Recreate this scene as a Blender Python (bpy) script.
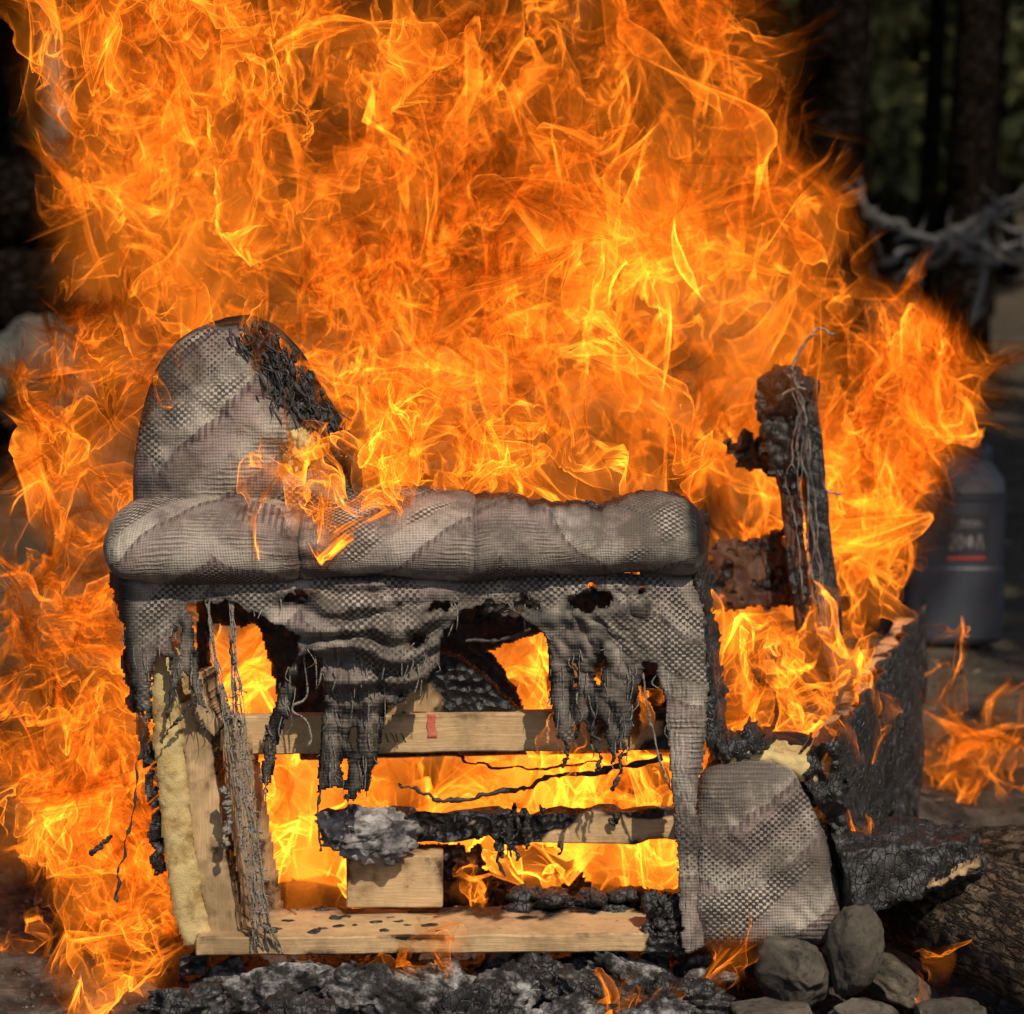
# Burning armchair on a fire ring, in a woodland clearing.
import bpy, math, random
import numpy as np
from mathutils import Vector, Matrix

sc = bpy.context.scene
COL = sc.collection
for _o in list(bpy.data.objects):
    bpy.data.objects.remove(_o, do_unlink=True)
rad = math.radians

# ------------------------------------------------------------------ camera
CAMP = np.array([0.0, -3.7, 1.35])
PITCH = rad(10.0)
F = 2844.0
cam = bpy.data.cameras.new('camera')
cam_o = bpy.data.objects.new('camera', cam)
COL.objects.link(cam_o)
cam.sensor_width = 36.0
cam.lens = 36.0 * F / 1024.0
cam.clip_start = 0.05
cam.clip_end = 400.0
cam_o.location = CAMP
cam_o.rotation_euler = (math.pi / 2 - PITCH, 0, 0)
cam.dof.use_dof = True
cam.dof.focus_distance = 3.74
cam.dof.aperture_fstop = 5.0
sc.camera = cam_o

# ------------------------------------------------------------------ sky, sun, exposure
SUN_EL, SUN_AZ = rad(47), rad(22)          # azimuth measured from behind the camera towards the right
sun_dir = Vector((math.sin(SUN_AZ) * math.cos(SUN_EL), -math.cos(SUN_AZ) * math.cos(SUN_EL), math.sin(SUN_EL)))
world = bpy.data.worlds.new('World')
sc.world = world
world.use_nodes = True
wn = world.node_tree
sky = wn.nodes.new('ShaderNodeTexSky')
sky.sky_type = 'NISHITA'
sky.sun_disc = False
sky.sun_elevation = SUN_EL
sky.sun_rotation = math.atan2(sun_dir.x, sun_dir.y)
bg = wn.nodes['Background']
bg.inputs['Strength'].default_value = 0.11
wn.links.new(sky.outputs[0], bg.inputs['Color'])
sl = bpy.data.lights.new('sun', 'SUN')
sl.energy = 4.8
sl.angle = rad(0.6)
sl.color = (1.0, 0.90, 0.74)
so = bpy.data.objects.new('sun', sl)
COL.objects.link(so)
so.rotation_euler = (-sun_dir).to_track_quat('-Z', 'Y').to_euler()
vs = sc.view_settings
vs.view_transform = 'Standard'
vs.look = 'None'
vs.exposure = 0.0
vs.gamma = 1.0
vs.use_curve_mapping = False
sc.cycles.transparent_max_bounces = 64
sc.cycles.max_bounces = 4
sc.cycles.diffuse_bounces = 2
sc.cycles.glossy_bounces = 2
sc.cycles.use_adaptive_sampling = True
sc.cycles.adaptive_threshold = 0.03
sc.cycles.adaptive_min_samples = 16
sc.cycles.use_denoising = True
sc.cycles.sample_clamp_indirect = 3.0


# ------------------------------------------------------------------ measuring
def P(px, py, Y):
    """world point at depth Y seen at photo pixel (px,py)"""
    dx = (px - 512) / F
    dy = -(py - 507) / F
    d = np.array([dx, math.cos(PITCH) + dy * math.sin(PITCH), -math.sin(PITCH) + dy * math.cos(PITCH)])
    return CAMP + d * ((Y - CAMP[1]) / d[1])


def PA(px, py, Y):
    px, py, Y = np.broadcast_arrays(np.asarray(px, float), np.asarray(py, float), np.asarray(Y, float))
    dx = (px - 512) / F
    dy = -(py - 507) / F
    d = np.stack([dx, math.cos(PITCH) + dy * math.sin(PITCH), -math.sin(PITCH) + dy * math.cos(PITCH)], -1)
    return CAMP + d * ((Y - CAMP[1]) / d[..., 1])[..., None]


def GP(px, py, z=0.0):
    """point at height z seen at pixel"""
    dx = (px - 512) / F
    dy = -(py - 507) / F
    d = np.array([dx, math.cos(PITCH) + dy * math.sin(PITCH), -math.sin(PITCH) + dy * math.cos(PITCH)])
    return CAMP + d * ((z - CAMP[2]) / d[2])


PX = 3.7 / F            # metres per pixel at the chair's near side
SK = 0.25               # the chair's width runs back and to the right


# ------------------------------------------------------------------ noise
def _hash(i, j, k, s):
    n = (i * 374761393 + j * 668265263 + k * 2147483647 + s * 974634777) & 0xFFFFFFFF
    n = ((n ^ (n >> 13)) * 1274126177) & 0xFFFFFFFF
    n = ((n ^ (n >> 16)) * 2246822519) & 0xFFFFFFFF
    return ((n ^ (n >> 15)) & 0xFFFFFF) / float(0xFFFFFF)


def vnoise(p, s=0):
    p = np.asarray(p, float)
    i = np.floor(p).astype(np.int64)
    f = p - i
    f = f * f * f * (f * (f * 6 - 15) + 10)
    r = 0.0
    for a in (0, 1):
        wx = f[..., 0] if a else 1 - f[..., 0]
        for b in (0, 1):
            wy = f[..., 1] if b else 1 - f[..., 1]
            for c in (0, 1):
                wz = f[..., 2] if c else 1 - f[..., 2]
                r = r + wx * wy * wz * _hash(i[..., 0] + a, i[..., 1] + b, i[..., 2] + c, s)
    return r * 2 - 1


def fbm(p, o=4, s=0, g=0.5):
    p = np.asarray(p, float)
    r = 0.0
    a = 1.0
    for k in range(o):
        r = r + a * vnoise(p * (2 ** k), s + k * 7)
        a *= g
    return r


def sstep(a, b, x):
    t = np.clip((x - a) / (b - a), 0, 1)
    return t * t * (3 - 2 * t)


def sdist(pts, poly):
    """signed distance to polygon, positive inside"""
    poly = np.asarray(poly, float)
    x, y = pts[:, 0], pts[:, 1]
    d = np.full(len(x), 1e9)
    ins = np.zeros(len(x), bool)
    n = len(poly)
    for k in range(n):
        ax, ay = poly[k]
        bx, by = poly[(k + 1) % n]
        ex, ey = bx - ax, by - ay
        t = np.clip(((x - ax) * ex + (y - ay) * ey) / (ex * ex + ey * ey + 1e-12), 0, 1)
        d = np.minimum(d, (x - ax - t * ex) ** 2 + (y - ay - t * ey) ** 2)
        c = (ay > y) != (by > y)
        ins ^= c & (x < (bx - ax) * (y - ay) / (by - ay + 1e-12) + ax)
    d = np.sqrt(d)
    return np.where(ins, d, -d)


# ------------------------------------------------------------------ mesh helpers
def mesh_obj(name, v, f, mat, parent=None, smooth=True, char=None, uv=None, attrs=None):
    v = np.asarray(v, np.float32)
    me = bpy.data.meshes.new(name)
    if isinstance(f, np.ndarray):
        k = f.shape[1]
        me.vertices.add(len(v))
        me.vertices.foreach_set('co', v.ravel())
        me.loops.add(f.size)
        me.loops.foreach_set('vertex_index', f.astype(np.int32).ravel())
        me.polygons.add(len(f))
        me.polygons.foreach_set('loop_start', (np.arange(len(f)) * k).astype(np.int32))
        me.update(calc_edges=True)
    else:
        me.from_pydata([tuple(map(float, p)) for p in v], [], [tuple(int(i) for i in q) for q in f])
    me.validate()
    me.polygons.foreach_set('use_smooth', np.full(len(me.polygons), smooth))
    if char is not None:
        a = me.attributes.new('char', 'FLOAT', 'POINT')
        a.data.foreach_set('value', np.asarray(char, np.float32))
    for an, av in (attrs or {}).items():
        a = me.attributes.new(an, 'FLOAT', 'POINT')
        a.data.foreach_set('value', np.asarray(av, np.float32))
    if uv is not None:
        l = me.uv_layers.new(name='UVMap')
        li = np.zeros(len(me.loops), np.int32)
        me.loops.foreach_get('vertex_index', li)
        l.data.foreach_set('uv', np.asarray(uv, np.float32)[li].ravel())
    me.materials.append(mat)
    me.update()
    ob = bpy.data.objects.new(name, me)
    COL.objects.link(ob)
    if parent is not None:
        ob.parent = parent
        ob.matrix_parent_inverse = parent.matrix_basis.inverted()
    return ob


def tag(o, label, cat=None, group=None, kind=None):
    if label:
        o['label'] = label
    if cat:
        o['category'] = cat
    if group:
        o['group'] = group
    if kind:
        o['kind'] = kind
    return o


def empty(name, loc, label, cat, group=None):
    o = bpy.data.objects.new(name, None)
    COL.objects.link(o)
    o.location = [float(c) for c in loc]
    o.empty_display_size = 0.1
    return tag(o, label, cat, group)


def grid_faces(nv, nu, wrap=False):
    idx = np.arange(nu * nv).reshape(nv, nu)
    if wrap:
        idx = np.concatenate([idx, idx[:, :1]], 1)
    return np.stack([idx[:-1, :-1], idx[:-1, 1:], idx[1:, 1:], idx[1:, :-1]], -1).reshape(-1, 4)


def drop_unused(v, f, *arrs):
    used = np.zeros(len(v), bool)
    used[f.ravel()] = True
    re = np.cumsum(used) - 1
    return (v[used], re[f]) + tuple(a[used] if a is not None else None for a in arrs)


def solidify(o, t, off=1.0):
    m = o.modifiers.new('thickness', 'SOLIDIFY')
    m.thickness = t
    m.offset = off
    return o


def box_grid(lo, hi, n):
    """subdivided box surface, welded: verts (in lo..hi) and quads"""
    key = {}
    vs_, fs_ = [], []

    def vid(i, j, k):
        t = (i, j, k)
        if t not in key:
            key[t] = len(vs_)
            vs_.append([lo[0] + (hi[0] - lo[0]) * i / n[0], lo[1] + (hi[1] - lo[1]) * j / n[1], lo[2] + (hi[2] - lo[2]) * k / n[2]])
        return key[t]
    a, b, c = n
    for i in range(a):
        for j in range(b):
            fs_.append((vid(i, j, 0), vid(i, j + 1, 0), vid(i + 1, j + 1, 0), vid(i + 1, j, 0)))
            fs_.append((vid(i, j, c), vid(i + 1, j, c), vid(i + 1, j + 1, c), vid(i, j + 1, c)))
    for i in range(a):
        for k in range(c):
            fs_.append((vid(i, 0, k), vid(i + 1, 0, k), vid(i + 1, 0, k + 1), vid(i, 0, k + 1)))
            fs_.append((vid(i, b, k), vid(i, b, k + 1), vid(i + 1, b, k + 1), vid(i + 1, b, k)))
    for j in range(b):
        for k in range(c):
            fs_.append((vid(0, j, k), vid(0, j, k + 1), vid(0, j + 1, k + 1), vid(0, j + 1, k)))
            fs_.append((vid(a, j, k), vid(a, j + 1, k), vid(a, j + 1, k + 1), vid(a, j, k + 1)))
    return np.array(vs_, float), np.array(fs_)


def board(name, A, B, depth, height, mat, parent, rough=0.0012, charf=None, seed=0, res=0.012, ydir=(0, 1, 0), ragged=0.0, eat=0.0):
    """sawn board from A to B (its lower front edge), going back by depth and up by height"""
    A, B = np.array(A, float), np.array(B, float)
    L = np.linalg.norm(B - A)
    ex = (B - A) / L
    ey = np.array(ydir, float)
    ey = ey - ex * ey.dot(ex)
    ey /= np.linalg.norm(ey)
    ez = np.cross(ex, ey)
    n = (max(2, int(L / res)), max(2, int(depth / res)), max(2, int(height / res)))
    v, f = box_grid((0, 0, 0), (L, depth, height), n)
    loc = v.copy()
    nv_ = np.stack([fbm(v * 22 + seed * 3.1 + 11 * q, 3, seed + q) for q in range(3)], 1)
    c = np.zeros(len(v))
    if charf is not None:
        c = np.clip(charf(loc[:, 0] / L, loc[:, 1] / depth, loc[:, 2] / height, fbm(loc * 30 + seed, 4, seed)), 0, 1)
    ed = np.minimum(np.minimum(loc[:, 1], depth - loc[:, 1]) + np.minimum(loc[:, 2], height - loc[:, 2]), np.minimum(loc[:, 0], L - loc[:, 0]))
    c = np.clip(c + np.exp(-ed / .005) * (.18 + .35 * fbm(loc * 18 + seed * 2, 3, seed + 8)), 0, 1)
    v = v + nv_ * (rough + ragged * c[:, None])
    if eat:
        ctr = np.array([0, depth / 2, height / 2])
        e = (np.clip(fbm(loc * np.array([26, 40, 40]) + seed, 4, seed + 3) + .25, 0, 1) * c * eat)[:, None]
        v[:, 1:] += (ctr[1:] - v[:, 1:]) * e
    # softened arrises
    for ax, mx in ((1, depth), (2, height)):
        pass
    w = A + v[:, :1] * ex + v[:, 1:2] * ey + v[:, 2:] * ez
    o = mesh_obj(name, w, f, mat, parent, smooth=False, char=c, uv=np.stack([loc[:, 0], loc[:, 1] + loc[:, 2]], 1))
    b = o.modifiers.new('edges', 'BEVEL')
    b.width = 0.0022
    b.segments = 1
    b.limit_method = 'ANGLE'
    b.angle_limit = rad(50)
    return o


def tube_arrays(path, r, nseg=6, seed=0, knots=0.0):
    path = np.asarray(path, float)
    n = len(path)
    r = np.broadcast_to(np.asarray(r, float), (n,)).copy()
    if knots:
        r *= 1 + knots * fbm(np.stack([np.arange(n) * .6, np.full(n, seed * 1.7), np.zeros(n)], 1), 2, seed)
    tan = np.gradient(path, axis=0)
    tan /= np.linalg.norm(tan, axis=1)[:, None] + 1e-9
    ref = np.array([0.31, 0.9, 0.27])
    e1 = np.cross(tan, ref)
    e1 /= np.linalg.norm(e1, axis=1)[:, None] + 1e-9
    e2 = np.cross(tan, e1)
    a = np.linspace(0, 2 * math.pi, nseg, endpoint=False)
    v = path[:, None, :] + r[:, None, None] * (np.cos(a)[None, :, None] * e1[:, None, :] + np.sin(a)[None, :, None] * e2[:, None, :])
    return v.reshape(-1, 3), grid_faces(n, nseg, True)


def spline(pts, n):
    pts = np.asarray(pts, float)
    k = len(pts)
    t = np.linspace(0, k - 1, n)
    i = np.clip(np.floor(t).astype(int), 0, k - 2)
    u = (t - i)[:, None]
    p0 = pts[np.clip(i - 1, 0, k - 1)]
    p1, p2 = pts[i], pts[i + 1]
    p3 = pts[np.clip(i + 2, 0, k - 1)]
    return 0.5 * (2 * p1 + (p2 - p0) * u + (2 * p0 - 5 * p1 + 4 * p2 - p3) * u * u + (3 * p1 - p0 - 3 * p2 + p3) * u ** 3)


def join_arrays(parts):
    vs_, fs_, o = [], [], 0
    for v, f in parts:
        vs_.append(v)
        fs_.append(f + o)
        o += len(v)
    return np.concatenate(vs_), np.concatenate(fs_)


def ico(sub):
    t = (1 + 5 ** .5) / 2
    v = [(-1, t, 0), (1, t, 0), (-1, -t, 0), (1, -t, 0), (0, -1, t), (0, 1, t), (0, -1, -t), (0, 1, -t), (t, 0, -1), (t, 0, 1), (-t, 0, -1), (-t, 0, 1)]
    f = [(0, 11, 5), (0, 5, 1), (0, 1, 7), (0, 7, 10), (0, 10, 11), (1, 5, 9), (5, 11, 4), (11, 10, 2), (10, 7, 6), (7, 1, 8), (3, 9, 4), (3, 4, 2), (3, 2, 6), (3, 6, 8), (3, 8, 9), (4, 9, 5), (2, 4, 11), (6, 2, 10), (8, 6, 7), (9, 8, 1)]
    v = [np.array(p) / np.linalg.norm(p) for p in v]
    for _ in range(sub):
        c, nf = {}, []

        def mid(a, b):
            k = (min(a, b), max(a, b))
            if k not in c:
                m = v[a] + v[b]
                v.append(m / np.linalg.norm(m))
                c[k] = len(v) - 1
            return c[k]
        for a, b, d in f:
            x, y, z = mid(a, b), mid(b, d), mid(d, a)
            nf += [(a, x, z), (b, y, x), (d, z, y), (x, y, z)]
        f = nf
    return np.array(v), np.array(f)


ICO4 = ico(4)
ICO3 = ico(3)


def rock(name, c, r, mat, seed, rot=(0, 0, 0), amp=0.16, freq=1.6, blocky=0.0, fine=0.03, parent=None, sub=4, attrs=None, facets=0):
    v, f = ICO4 if sub == 4 else ICO3
    v = v.copy()
    rg = np.random.default_rng(seed + 900)
    for _ in range(facets):
        nn = rg.standard_normal(3)
        nn /= np.linalg.norm(nn)
        ov = v @ nn - rg.uniform(.62, .88)
        v = v - nn * (np.maximum(ov, 0) * .92)[:, None]
    d = 1 + amp * fbm(v * freq + seed * 5.3, 3, seed) + fine * fbm(v * 7 + seed, 3, seed + 5)
    q = v.copy()
    if blocky:
        q = q / (np.abs(q) ** 4).sum(1)[:, None] ** .25 * blocky + q * (1 - blocky)
    q = q * d[:, None] * np.array(r)
    M = np.array(Matrix.Rotation(rot[2], 3, 'Z') @ Matrix.Rotation(rot[1], 3, 'Y') @ Matrix.Rotation(rot[0], 3, 'X'))
    return mesh_obj(name, q @ M.T + np.array(c), f, mat, parent, True)


# ------------------------------------------------------------------ materials
class NT:
    def __init__(self, name):
        self.m = bpy.data.materials.new(name)
        self.m.use_nodes = True
        self.t = self.m.node_tree
        self.t.nodes.clear()
        self.out = self.t.nodes.new('ShaderNodeOutputMaterial')

    def put(self, sock, val):
        if isinstance(val, bpy.types.NodeSocket):
            self.t.links.new(val, sock)
        elif val is not None:
            if sock.type == 'RGBA' and len(val) == 3:
                val = (*val, 1)
            sock.default_value = val

    def math(self, op, a, b=None, c=None, clamp=False):
        n = self.t.nodes.new('ShaderNodeMath')
        n.operation = op
        n.use_clamp = clamp
        for k, x in enumerate((a, b, c)):
            if x is not None:
                self.put(n.inputs[k], x)
        return n.outputs[0]

    def mix(self, f, a, b, blend='MIX'):
        n = self.t.nodes.new('ShaderNodeMix')
        n.data_type = 'RGBA'
        n.blend_type = blend
        self.put(n.inputs[0], f)
        self.put(n.inputs[6], a)
        self.put(n.inputs[7], b)
        return n.outputs[2]

    def noise(self, vec, scale, detail=4, rough=0.55, dist=0.0):
        n = self.t.nodes.new('ShaderNodeTexNoise')
        n.inputs['Scale'].default_value = scale
        n.inputs['Detail'].default_value = detail
        n.inputs['Roughness'].default_value = rough
        n.inputs['Distortion'].default_value = dist
        if vec is not None:
            self.put(n.inputs['Vector'], vec)
        return n.outputs['Fac']

    def voronoi(self, vec, scale, feature='F1'):
        n = self.t.nodes.new('ShaderNodeTexVoronoi')
        n.feature = feature
        n.inputs['Scale'].default_value = scale
        if vec is not None:
            self.put(n.inputs['Vector'], vec)
        return n.outputs['Distance']

    def ramp(self, f, stops):
        n = self.t.nodes.new('ShaderNodeValToRGB')
        cr = n.color_ramp
        while len(cr.elements) < len(stops):
            cr.elements.new(0.5)
        for e, (p, c) in zip(cr.elements, stops):
            e.position = p
            e.color = (*c, 1) if len(c) == 3 else c
        self.put(n.inputs[0], f)
        return n.outputs[0]

    def smooth(self, x, a, b):
        n = self.t.nodes.new('ShaderNodeMapRange')
        n.interpolation_type = 'SMOOTHSTEP'
        self.put(n.inputs[0], x)
        n.inputs[1].default_value = a
        n.inputs[2].default_value = b
        return n.outputs[0]

    def attr(self, name):
        n = self.t.nodes.new('ShaderNodeAttribute')
        n.attribute_name = name
        return n.outputs['Fac']

    def coord(self, which='Object'):
        return self.t.nodes.new('ShaderNodeTexCoord').outputs[which]

    def scaled(self, vec, s):
        n = self.t.nodes.new('ShaderNodeVectorMath')
        n.operation = 'MULTIPLY'
        self.put(n.inputs[0], vec)
        n.inputs[1].default_value = s
        return n.outputs[0]

    def sep(self, vec):
        n = self.t.nodes.new('ShaderNodeSeparateXYZ')
        self.put(n.inputs[0], vec)
        return n.outputs

    def bump(self, h, dist, strength=1.0, prev=None):
        n = self.t.nodes.new('ShaderNodeBump')
        n.inputs['Strength'].default_value = strength
        n.inputs['Distance'].default_value = dist
        self.put(n.inputs['Height'], h)
        if prev is not None:
            self.put(n.inputs['Normal'], prev)
        return n.outputs[0]

    def principled(self, col, rough=0.8, normal=None, spec=None, metallic=None):
        n = self.t.nodes.new('ShaderNodeBsdfPrincipled')
        self.put(n.inputs['Base Color'], col)
        self.put(n.inputs['Roughness'], rough)
        if normal is not None:
            self.put(n.inputs['Normal'], normal)
        if spec is not None:
            self.put(n.inputs['Specular IOR Level'], spec)
        if metallic is not None:
            n.inputs['Metallic'].default_value = metallic
        self.t.links.new(n.outputs[0], self.out.inputs[0])
        return self.m


def simple(name, stops, scale, rough=0.85, bump=0.004, bscale=None, detail=5, stretch=(1, 1, 1), spec=None):
    n = NT(name)
    c = n.scaled(n.coord(), stretch)
    f = n.noise(c, scale, detail)
    h = n.noise(c, bscale or scale * 3, 6, .65)
    return n.principled(n.ramp(f, stops), rough, n.bump(h, bump), spec)


def make_fabric():
    n = NT('woven_upholstery')
    uv = n.coord('UV')
    X, Yv, _ = n.sep(uv)
    ob = n.coord()
    wob = n.noise(ob, 9, 3)
    wob2 = n.noise(ob, 40, 3)
    u = n.math('ADD', X, n.math('MULTIPLY', wob, .012))
    v = n.math('ADD', Yv, n.math('MULTIPLY', wob2, .004))

    def wave(x, period, ph=0.0):
        return n.math('SINE', n.math('MULTIPLY_ADD', x, 2 * math.pi / period, ph))
    # fine cloth: small light stitches over a dark ground
    stitch = n.noise(n.scaled(uv, (380, 70, 1)), 1, 3, .6)
    stitch2 = n.noise(n.scaled(uv, (80, 330, 1)), 1, 3, .6)
    grit = n.math('ADD', n.math('SUBTRACT', stitch, .5), n.math('SUBTRACT', stitch2, .5))
    fine = n.math('ADD', n.math('MULTIPLY', n.math('ADD', wave(u, .0038), wave(v, .0040)), .45), n.math('MULTIPLY', grit, 2.0))
    ribs = n.math('ADD', wave(v, .0066), n.math('MULTIPLY', grit, 2.4))
    chk = n.math('ADD', n.math('MULTIPLY', wave(u, .0096), wave(v, .0082)), n.math('MULTIPLY', grit, 1.4))
    thr = wave(u, .0030)
    warp = n.math('SUBTRACT', n.noise(ob, 4.2, 2), .5)
    warp2 = n.math('SUBTRACT', n.noise(ob, 11, 3), .5)
    zz = n.math('PINGPONG', n.math('ADD', u, n.math('MULTIPLY', warp, .22)), .19)
    s = n.math('ADD', n.math('ADD', n.math('MULTIPLY', zz, .72), n.math('MULTIPLY', grit, .004)), n.math('ADD', n.math('MULTIPLY', v, .8), n.math('ADD', n.math('MULTIPLY', warp2, .028), n.math('MULTIPLY', warp, .09))))
    zone = n.math('FRACT', n.math('MULTIPLY', s, 4.1))
    patch = n.smooth(n.noise(ob, 5.5, 2), .44, .50)
    z_spk = n.math('MULTIPLY', n.smooth(zone, .62, .70), n.math('SUBTRACT', 1.0, n.smooth(zone, .90, .97)))
    z_chk = n.math('MULTIPLY', patch, n.math('MULTIPLY', n.smooth(zone, .50, .54), n.math('SUBTRACT', 1.0, n.smooth(zone, .72, .76))))
    z_rib = n.math('MULTIPLY', n.smooth(zone, .10, .16), n.math('SUBTRACT', 1.0, n.smooth(zone, .24, .30)))
    z_dark = n.math('MULTIPLY', n.smooth(zone, .80, .86), n.math('SUBTRACT', 1.0, n.smooth(zone, .93, .99)))
    light = n.mix(n.noise(ob, 14, 4), (.41, .345, .262), (.28, .228, .168))
    pink = n.mix(n.noise(ob, 20, 4), (.26, .185, .155), (.34, .265, .22))
    base = n.mix(n.smooth(n.noise(ob, 7, 3), .42, .6), light, pink)
    dark = (.030, .022, .022)
    saw = n.math('FRACT', n.math('ADD', n.math('MULTIPLY', s, 11.0), n.math('MULTIPLY', grit, .04)))
    tone = n.smooth(saw, .05, .95)
    base = n.mix(tone, n.mix(.30, base, (.50, .46, .39)), n.mix(.30, pink, (.14, .105, .10)))
    seam = n.math('MULTIPLY', n.smooth(saw, .88, .93), n.smooth(n.math('ADD', wave(u, .0088), n.math('MULTIPLY', grit, 1.5)), -.2, .4))
    base = n.mix(n.math('MULTIPLY', seam, .65), base, (.05, .036, .036))
    c_fine = n.mix(n.smooth(fine, -.9, .6), n.mix(.36, base, dark), base)
    c_chk = n.mix(n.smooth(chk, -.35, .6), (.06, .045, .041), (.40, .345, .275))
    c_rib = n.mix(n.smooth(ribs, -.6, .7), (.085, .068, .06), n.mix(.5, light, base))
    c_fine = n.mix(n.math('MULTIPLY', z_spk, n.smooth(n.math('ADD', chk, n.math('MULTIPLY', grit, 1.2)), .15, .7)), c_fine, (.055, .042, .042))
    col = n.mix(n.math('MULTIPLY', z_rib, .5), c_fine, c_rib)
    col = n.mix(z_chk, col, c_chk)
    col = n.mix(n.math('MULTIPLY', z_dark, n.smooth(n.math('ADD', chk, n.math('MULTIPLY', wob2, 1.0)), .2, .7)), col, dark)
    col = n.mix(n.math('MULTIPLY', n.smooth(thr, .2, .9), .12), col, dark)
    soot = n.smooth(n.noise(ob, 8, 8, .74), .40, .61)
    col = n.mix(n.math('MULTIPLY', soot, .78), col, (.052, .040, .032))
    ch = n.math('ADD', n.attr('char'), n.math('MULTIPLY', n.math('SUBTRACT', n.noise(ob, 60, 5), .5), .5))
    chm = n.smooth(ch, .25, .75)
    col = n.mix(n.math('MULTIPLY', n.smooth(ch, .02, .4), .72), col, (.075, .062, .05))
    col = n.mix(chm, col, (.010, .009, .008))
    h = n.math('ADD', n.math('MULTIPLY', fine, .5), n.math('ADD', n.math('MULTIPLY', n.math('MULTIPLY', chk, z_chk), .8), n.math('MULTIPLY', n.math('MULTIPLY', ribs, z_rib), .5)))
    b = n.bump(h, .0007)
    b = n.bump(n.noise(ob, 45, 5), .0022, 1, b)
    rough = n.math('SUBTRACT', .92, n.math('MULTIPLY', chm, .4))
    return n.principled(col, rough, b, .25)


def make_wood(name, c1, c2, gl=0.55):
    n = NT(name)
    uv = n.coord('UV')
    ob = n.coord()
    st = n.scaled(uv, (3, 60, 1))
    gr = n.noise(st, 4, 6, .6, .6)
    col = n.ramp(gr, [(.25, c1), (.52, c2), (.75, tuple(x * 1.12 for x in c1))])
    col = n.mix(n.math('MULTIPLY', n.smooth(n.noise(ob, 7, 7, .72), .41, .64), .8), col, tuple(x * .42 for x in c2))
    col = n.mix(n.smooth(n.noise(ob, 38, 6, .7), .62, .72), col, tuple(x * .3 for x in c2))
    ch = n.math('ADD', n.attr('char'), n.math('MULTIPLY', n.math('SUBTRACT', n.noise(ob, 45, 6, .65), .5), .7))
    col = n.mix(n.math('MULTIPLY', n.smooth(ch, .1, .45), .85), col, (.09, .045, .02))
    blk = n.smooth(ch, .35, .6)
    col = n.mix(blk, col, (.009, .008, .008))
    crack = n.voronoi(ob, 70)
    h = n.math('ADD', n.math('MULTIPLY', gr, .3), n.math('MULTIPLY', blk, n.math('ADD', n.math('MULTIPLY', crack, 2.0), n.noise(ob, 120, 5))))
    rough = n.math('SUBTRACT', .75, n.math('MULTIPLY', blk, .33))
    return n.principled(col, rough, n.bump(h, .004), .4)


M = {}
M['fabric'] = make_fabric()
M['wood'] = make_wood('pine_board', (.53, .36, .19), (.42, .265, .125))
M['oldwood'] = make_wood('scorched_board', (.075, .030, .017), (.045, .019, .011))


def make_char():
    n = NT('glossy_char')
    ob = n.coord()
    wv = n.t.nodes.new('ShaderNodeVectorMath'); wv.operation = 'ADD'
    n.put(wv.inputs[0], n.scaled(ob, (1, 1, .5))); nz = n.t.nodes.new('ShaderNodeTexNoise'); nz.inputs['Scale'].default_value = 40
    n.put(nz.inputs['Vector'], ob); n.put(wv.inputs[1], n.scaled(nz.outputs['Color'], (.008, .008, .008)))
    a = n.voronoi(wv.outputs[0], 105, 'DISTANCE_TO_EDGE')
    f = n.noise(ob, 40, 6, .65)
    ash = n.smooth(n.noise(ob, 22, 7, .75), .54, .66)
    col = n.mix(n.math('MULTIPLY', ash, .38), n.ramp(f, [(.3, (.005, .005, .005)), (.7, (.022, .018, .015))]), (.20, .19, .18))
    h = n.math('ADD', n.math('MULTIPLY', n.smooth(a, 0, .07), .45), n.math('ADD', n.math('MULTIPLY', f, .8), n.math('MULTIPLY', n.noise(ob, 170, 5, .7), .35)))
    return n.principled(col, n.math('ADD', .20, n.math('MULTIPLY', f, .55)), n.bump(h, .005), .6)


M['char'] = make_char()


def make_ash():
    n = NT('ash_over_charcoal')
    ob = n.coord()
    f = n.noise(ob, 20, 8, .72)
    g = n.noise(ob, 60, 6, .7)
    m = n.math('ADD', n.math('MULTIPLY', f, .65), n.math('MULTIPLY', g, .35))
    col = n.ramp(m, [(.42, (.007, .0065, .006)), (.48, (.032, .029, .027)), (.53, (.12, .112, .105)), (.60, (.33, .32, .305))])
    return n.principled(col, .9, n.bump(m, .012), .2)


M['ash'] = make_ash()
def make_foam():
    n = NT('browned_foam')
    ob = n.coord()
    f = n.noise(ob, 24, 6, .65)
    col = n.ramp(f, [(.3, (.40, .28, .11)), (.5, (.46, .34, .155)), (.7, (.38, .25, .09))])
    st = n.noise(ob, 13, 8, .75)
    col = n.mix(n.math('MULTIPLY', n.smooth(st, .50, .64), .8), col, (.22, .125, .04))
    col = n.mix(n.smooth(st, .64, .72), col, (.018, .014, .01))
    pores = n.voronoi(ob, 420)
    return n.principled(col, .95, n.bump(n.math('ADD', n.math('MULTIPLY', pores, .5), n.noise(ob, 60, 6, .7)), .001), .15)


M['foam'] = make_foam()


def make_stone():
    n = NT('river_stone')
    ob = n.coord()
    f = n.noise(ob, 16, 7, .68)
    sp = n.smooth(n.noise(ob, 75, 4, .6), .56, .64)
    col = n.ramp(f, [(.28, (.022, .017, .012)), (.48, (.06, .048, .035)), (.68, (.125, .10, .076))])
    col = n.mix(n.math('MULTIPLY', sp, .7), col, (.018, .015, .012))
    return n.principled(col, .8, n.bump(n.math('ADD', f, n.math('MULTIPLY', n.noise(ob, 140, 6, .75), .6)), .0045), .3)


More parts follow.
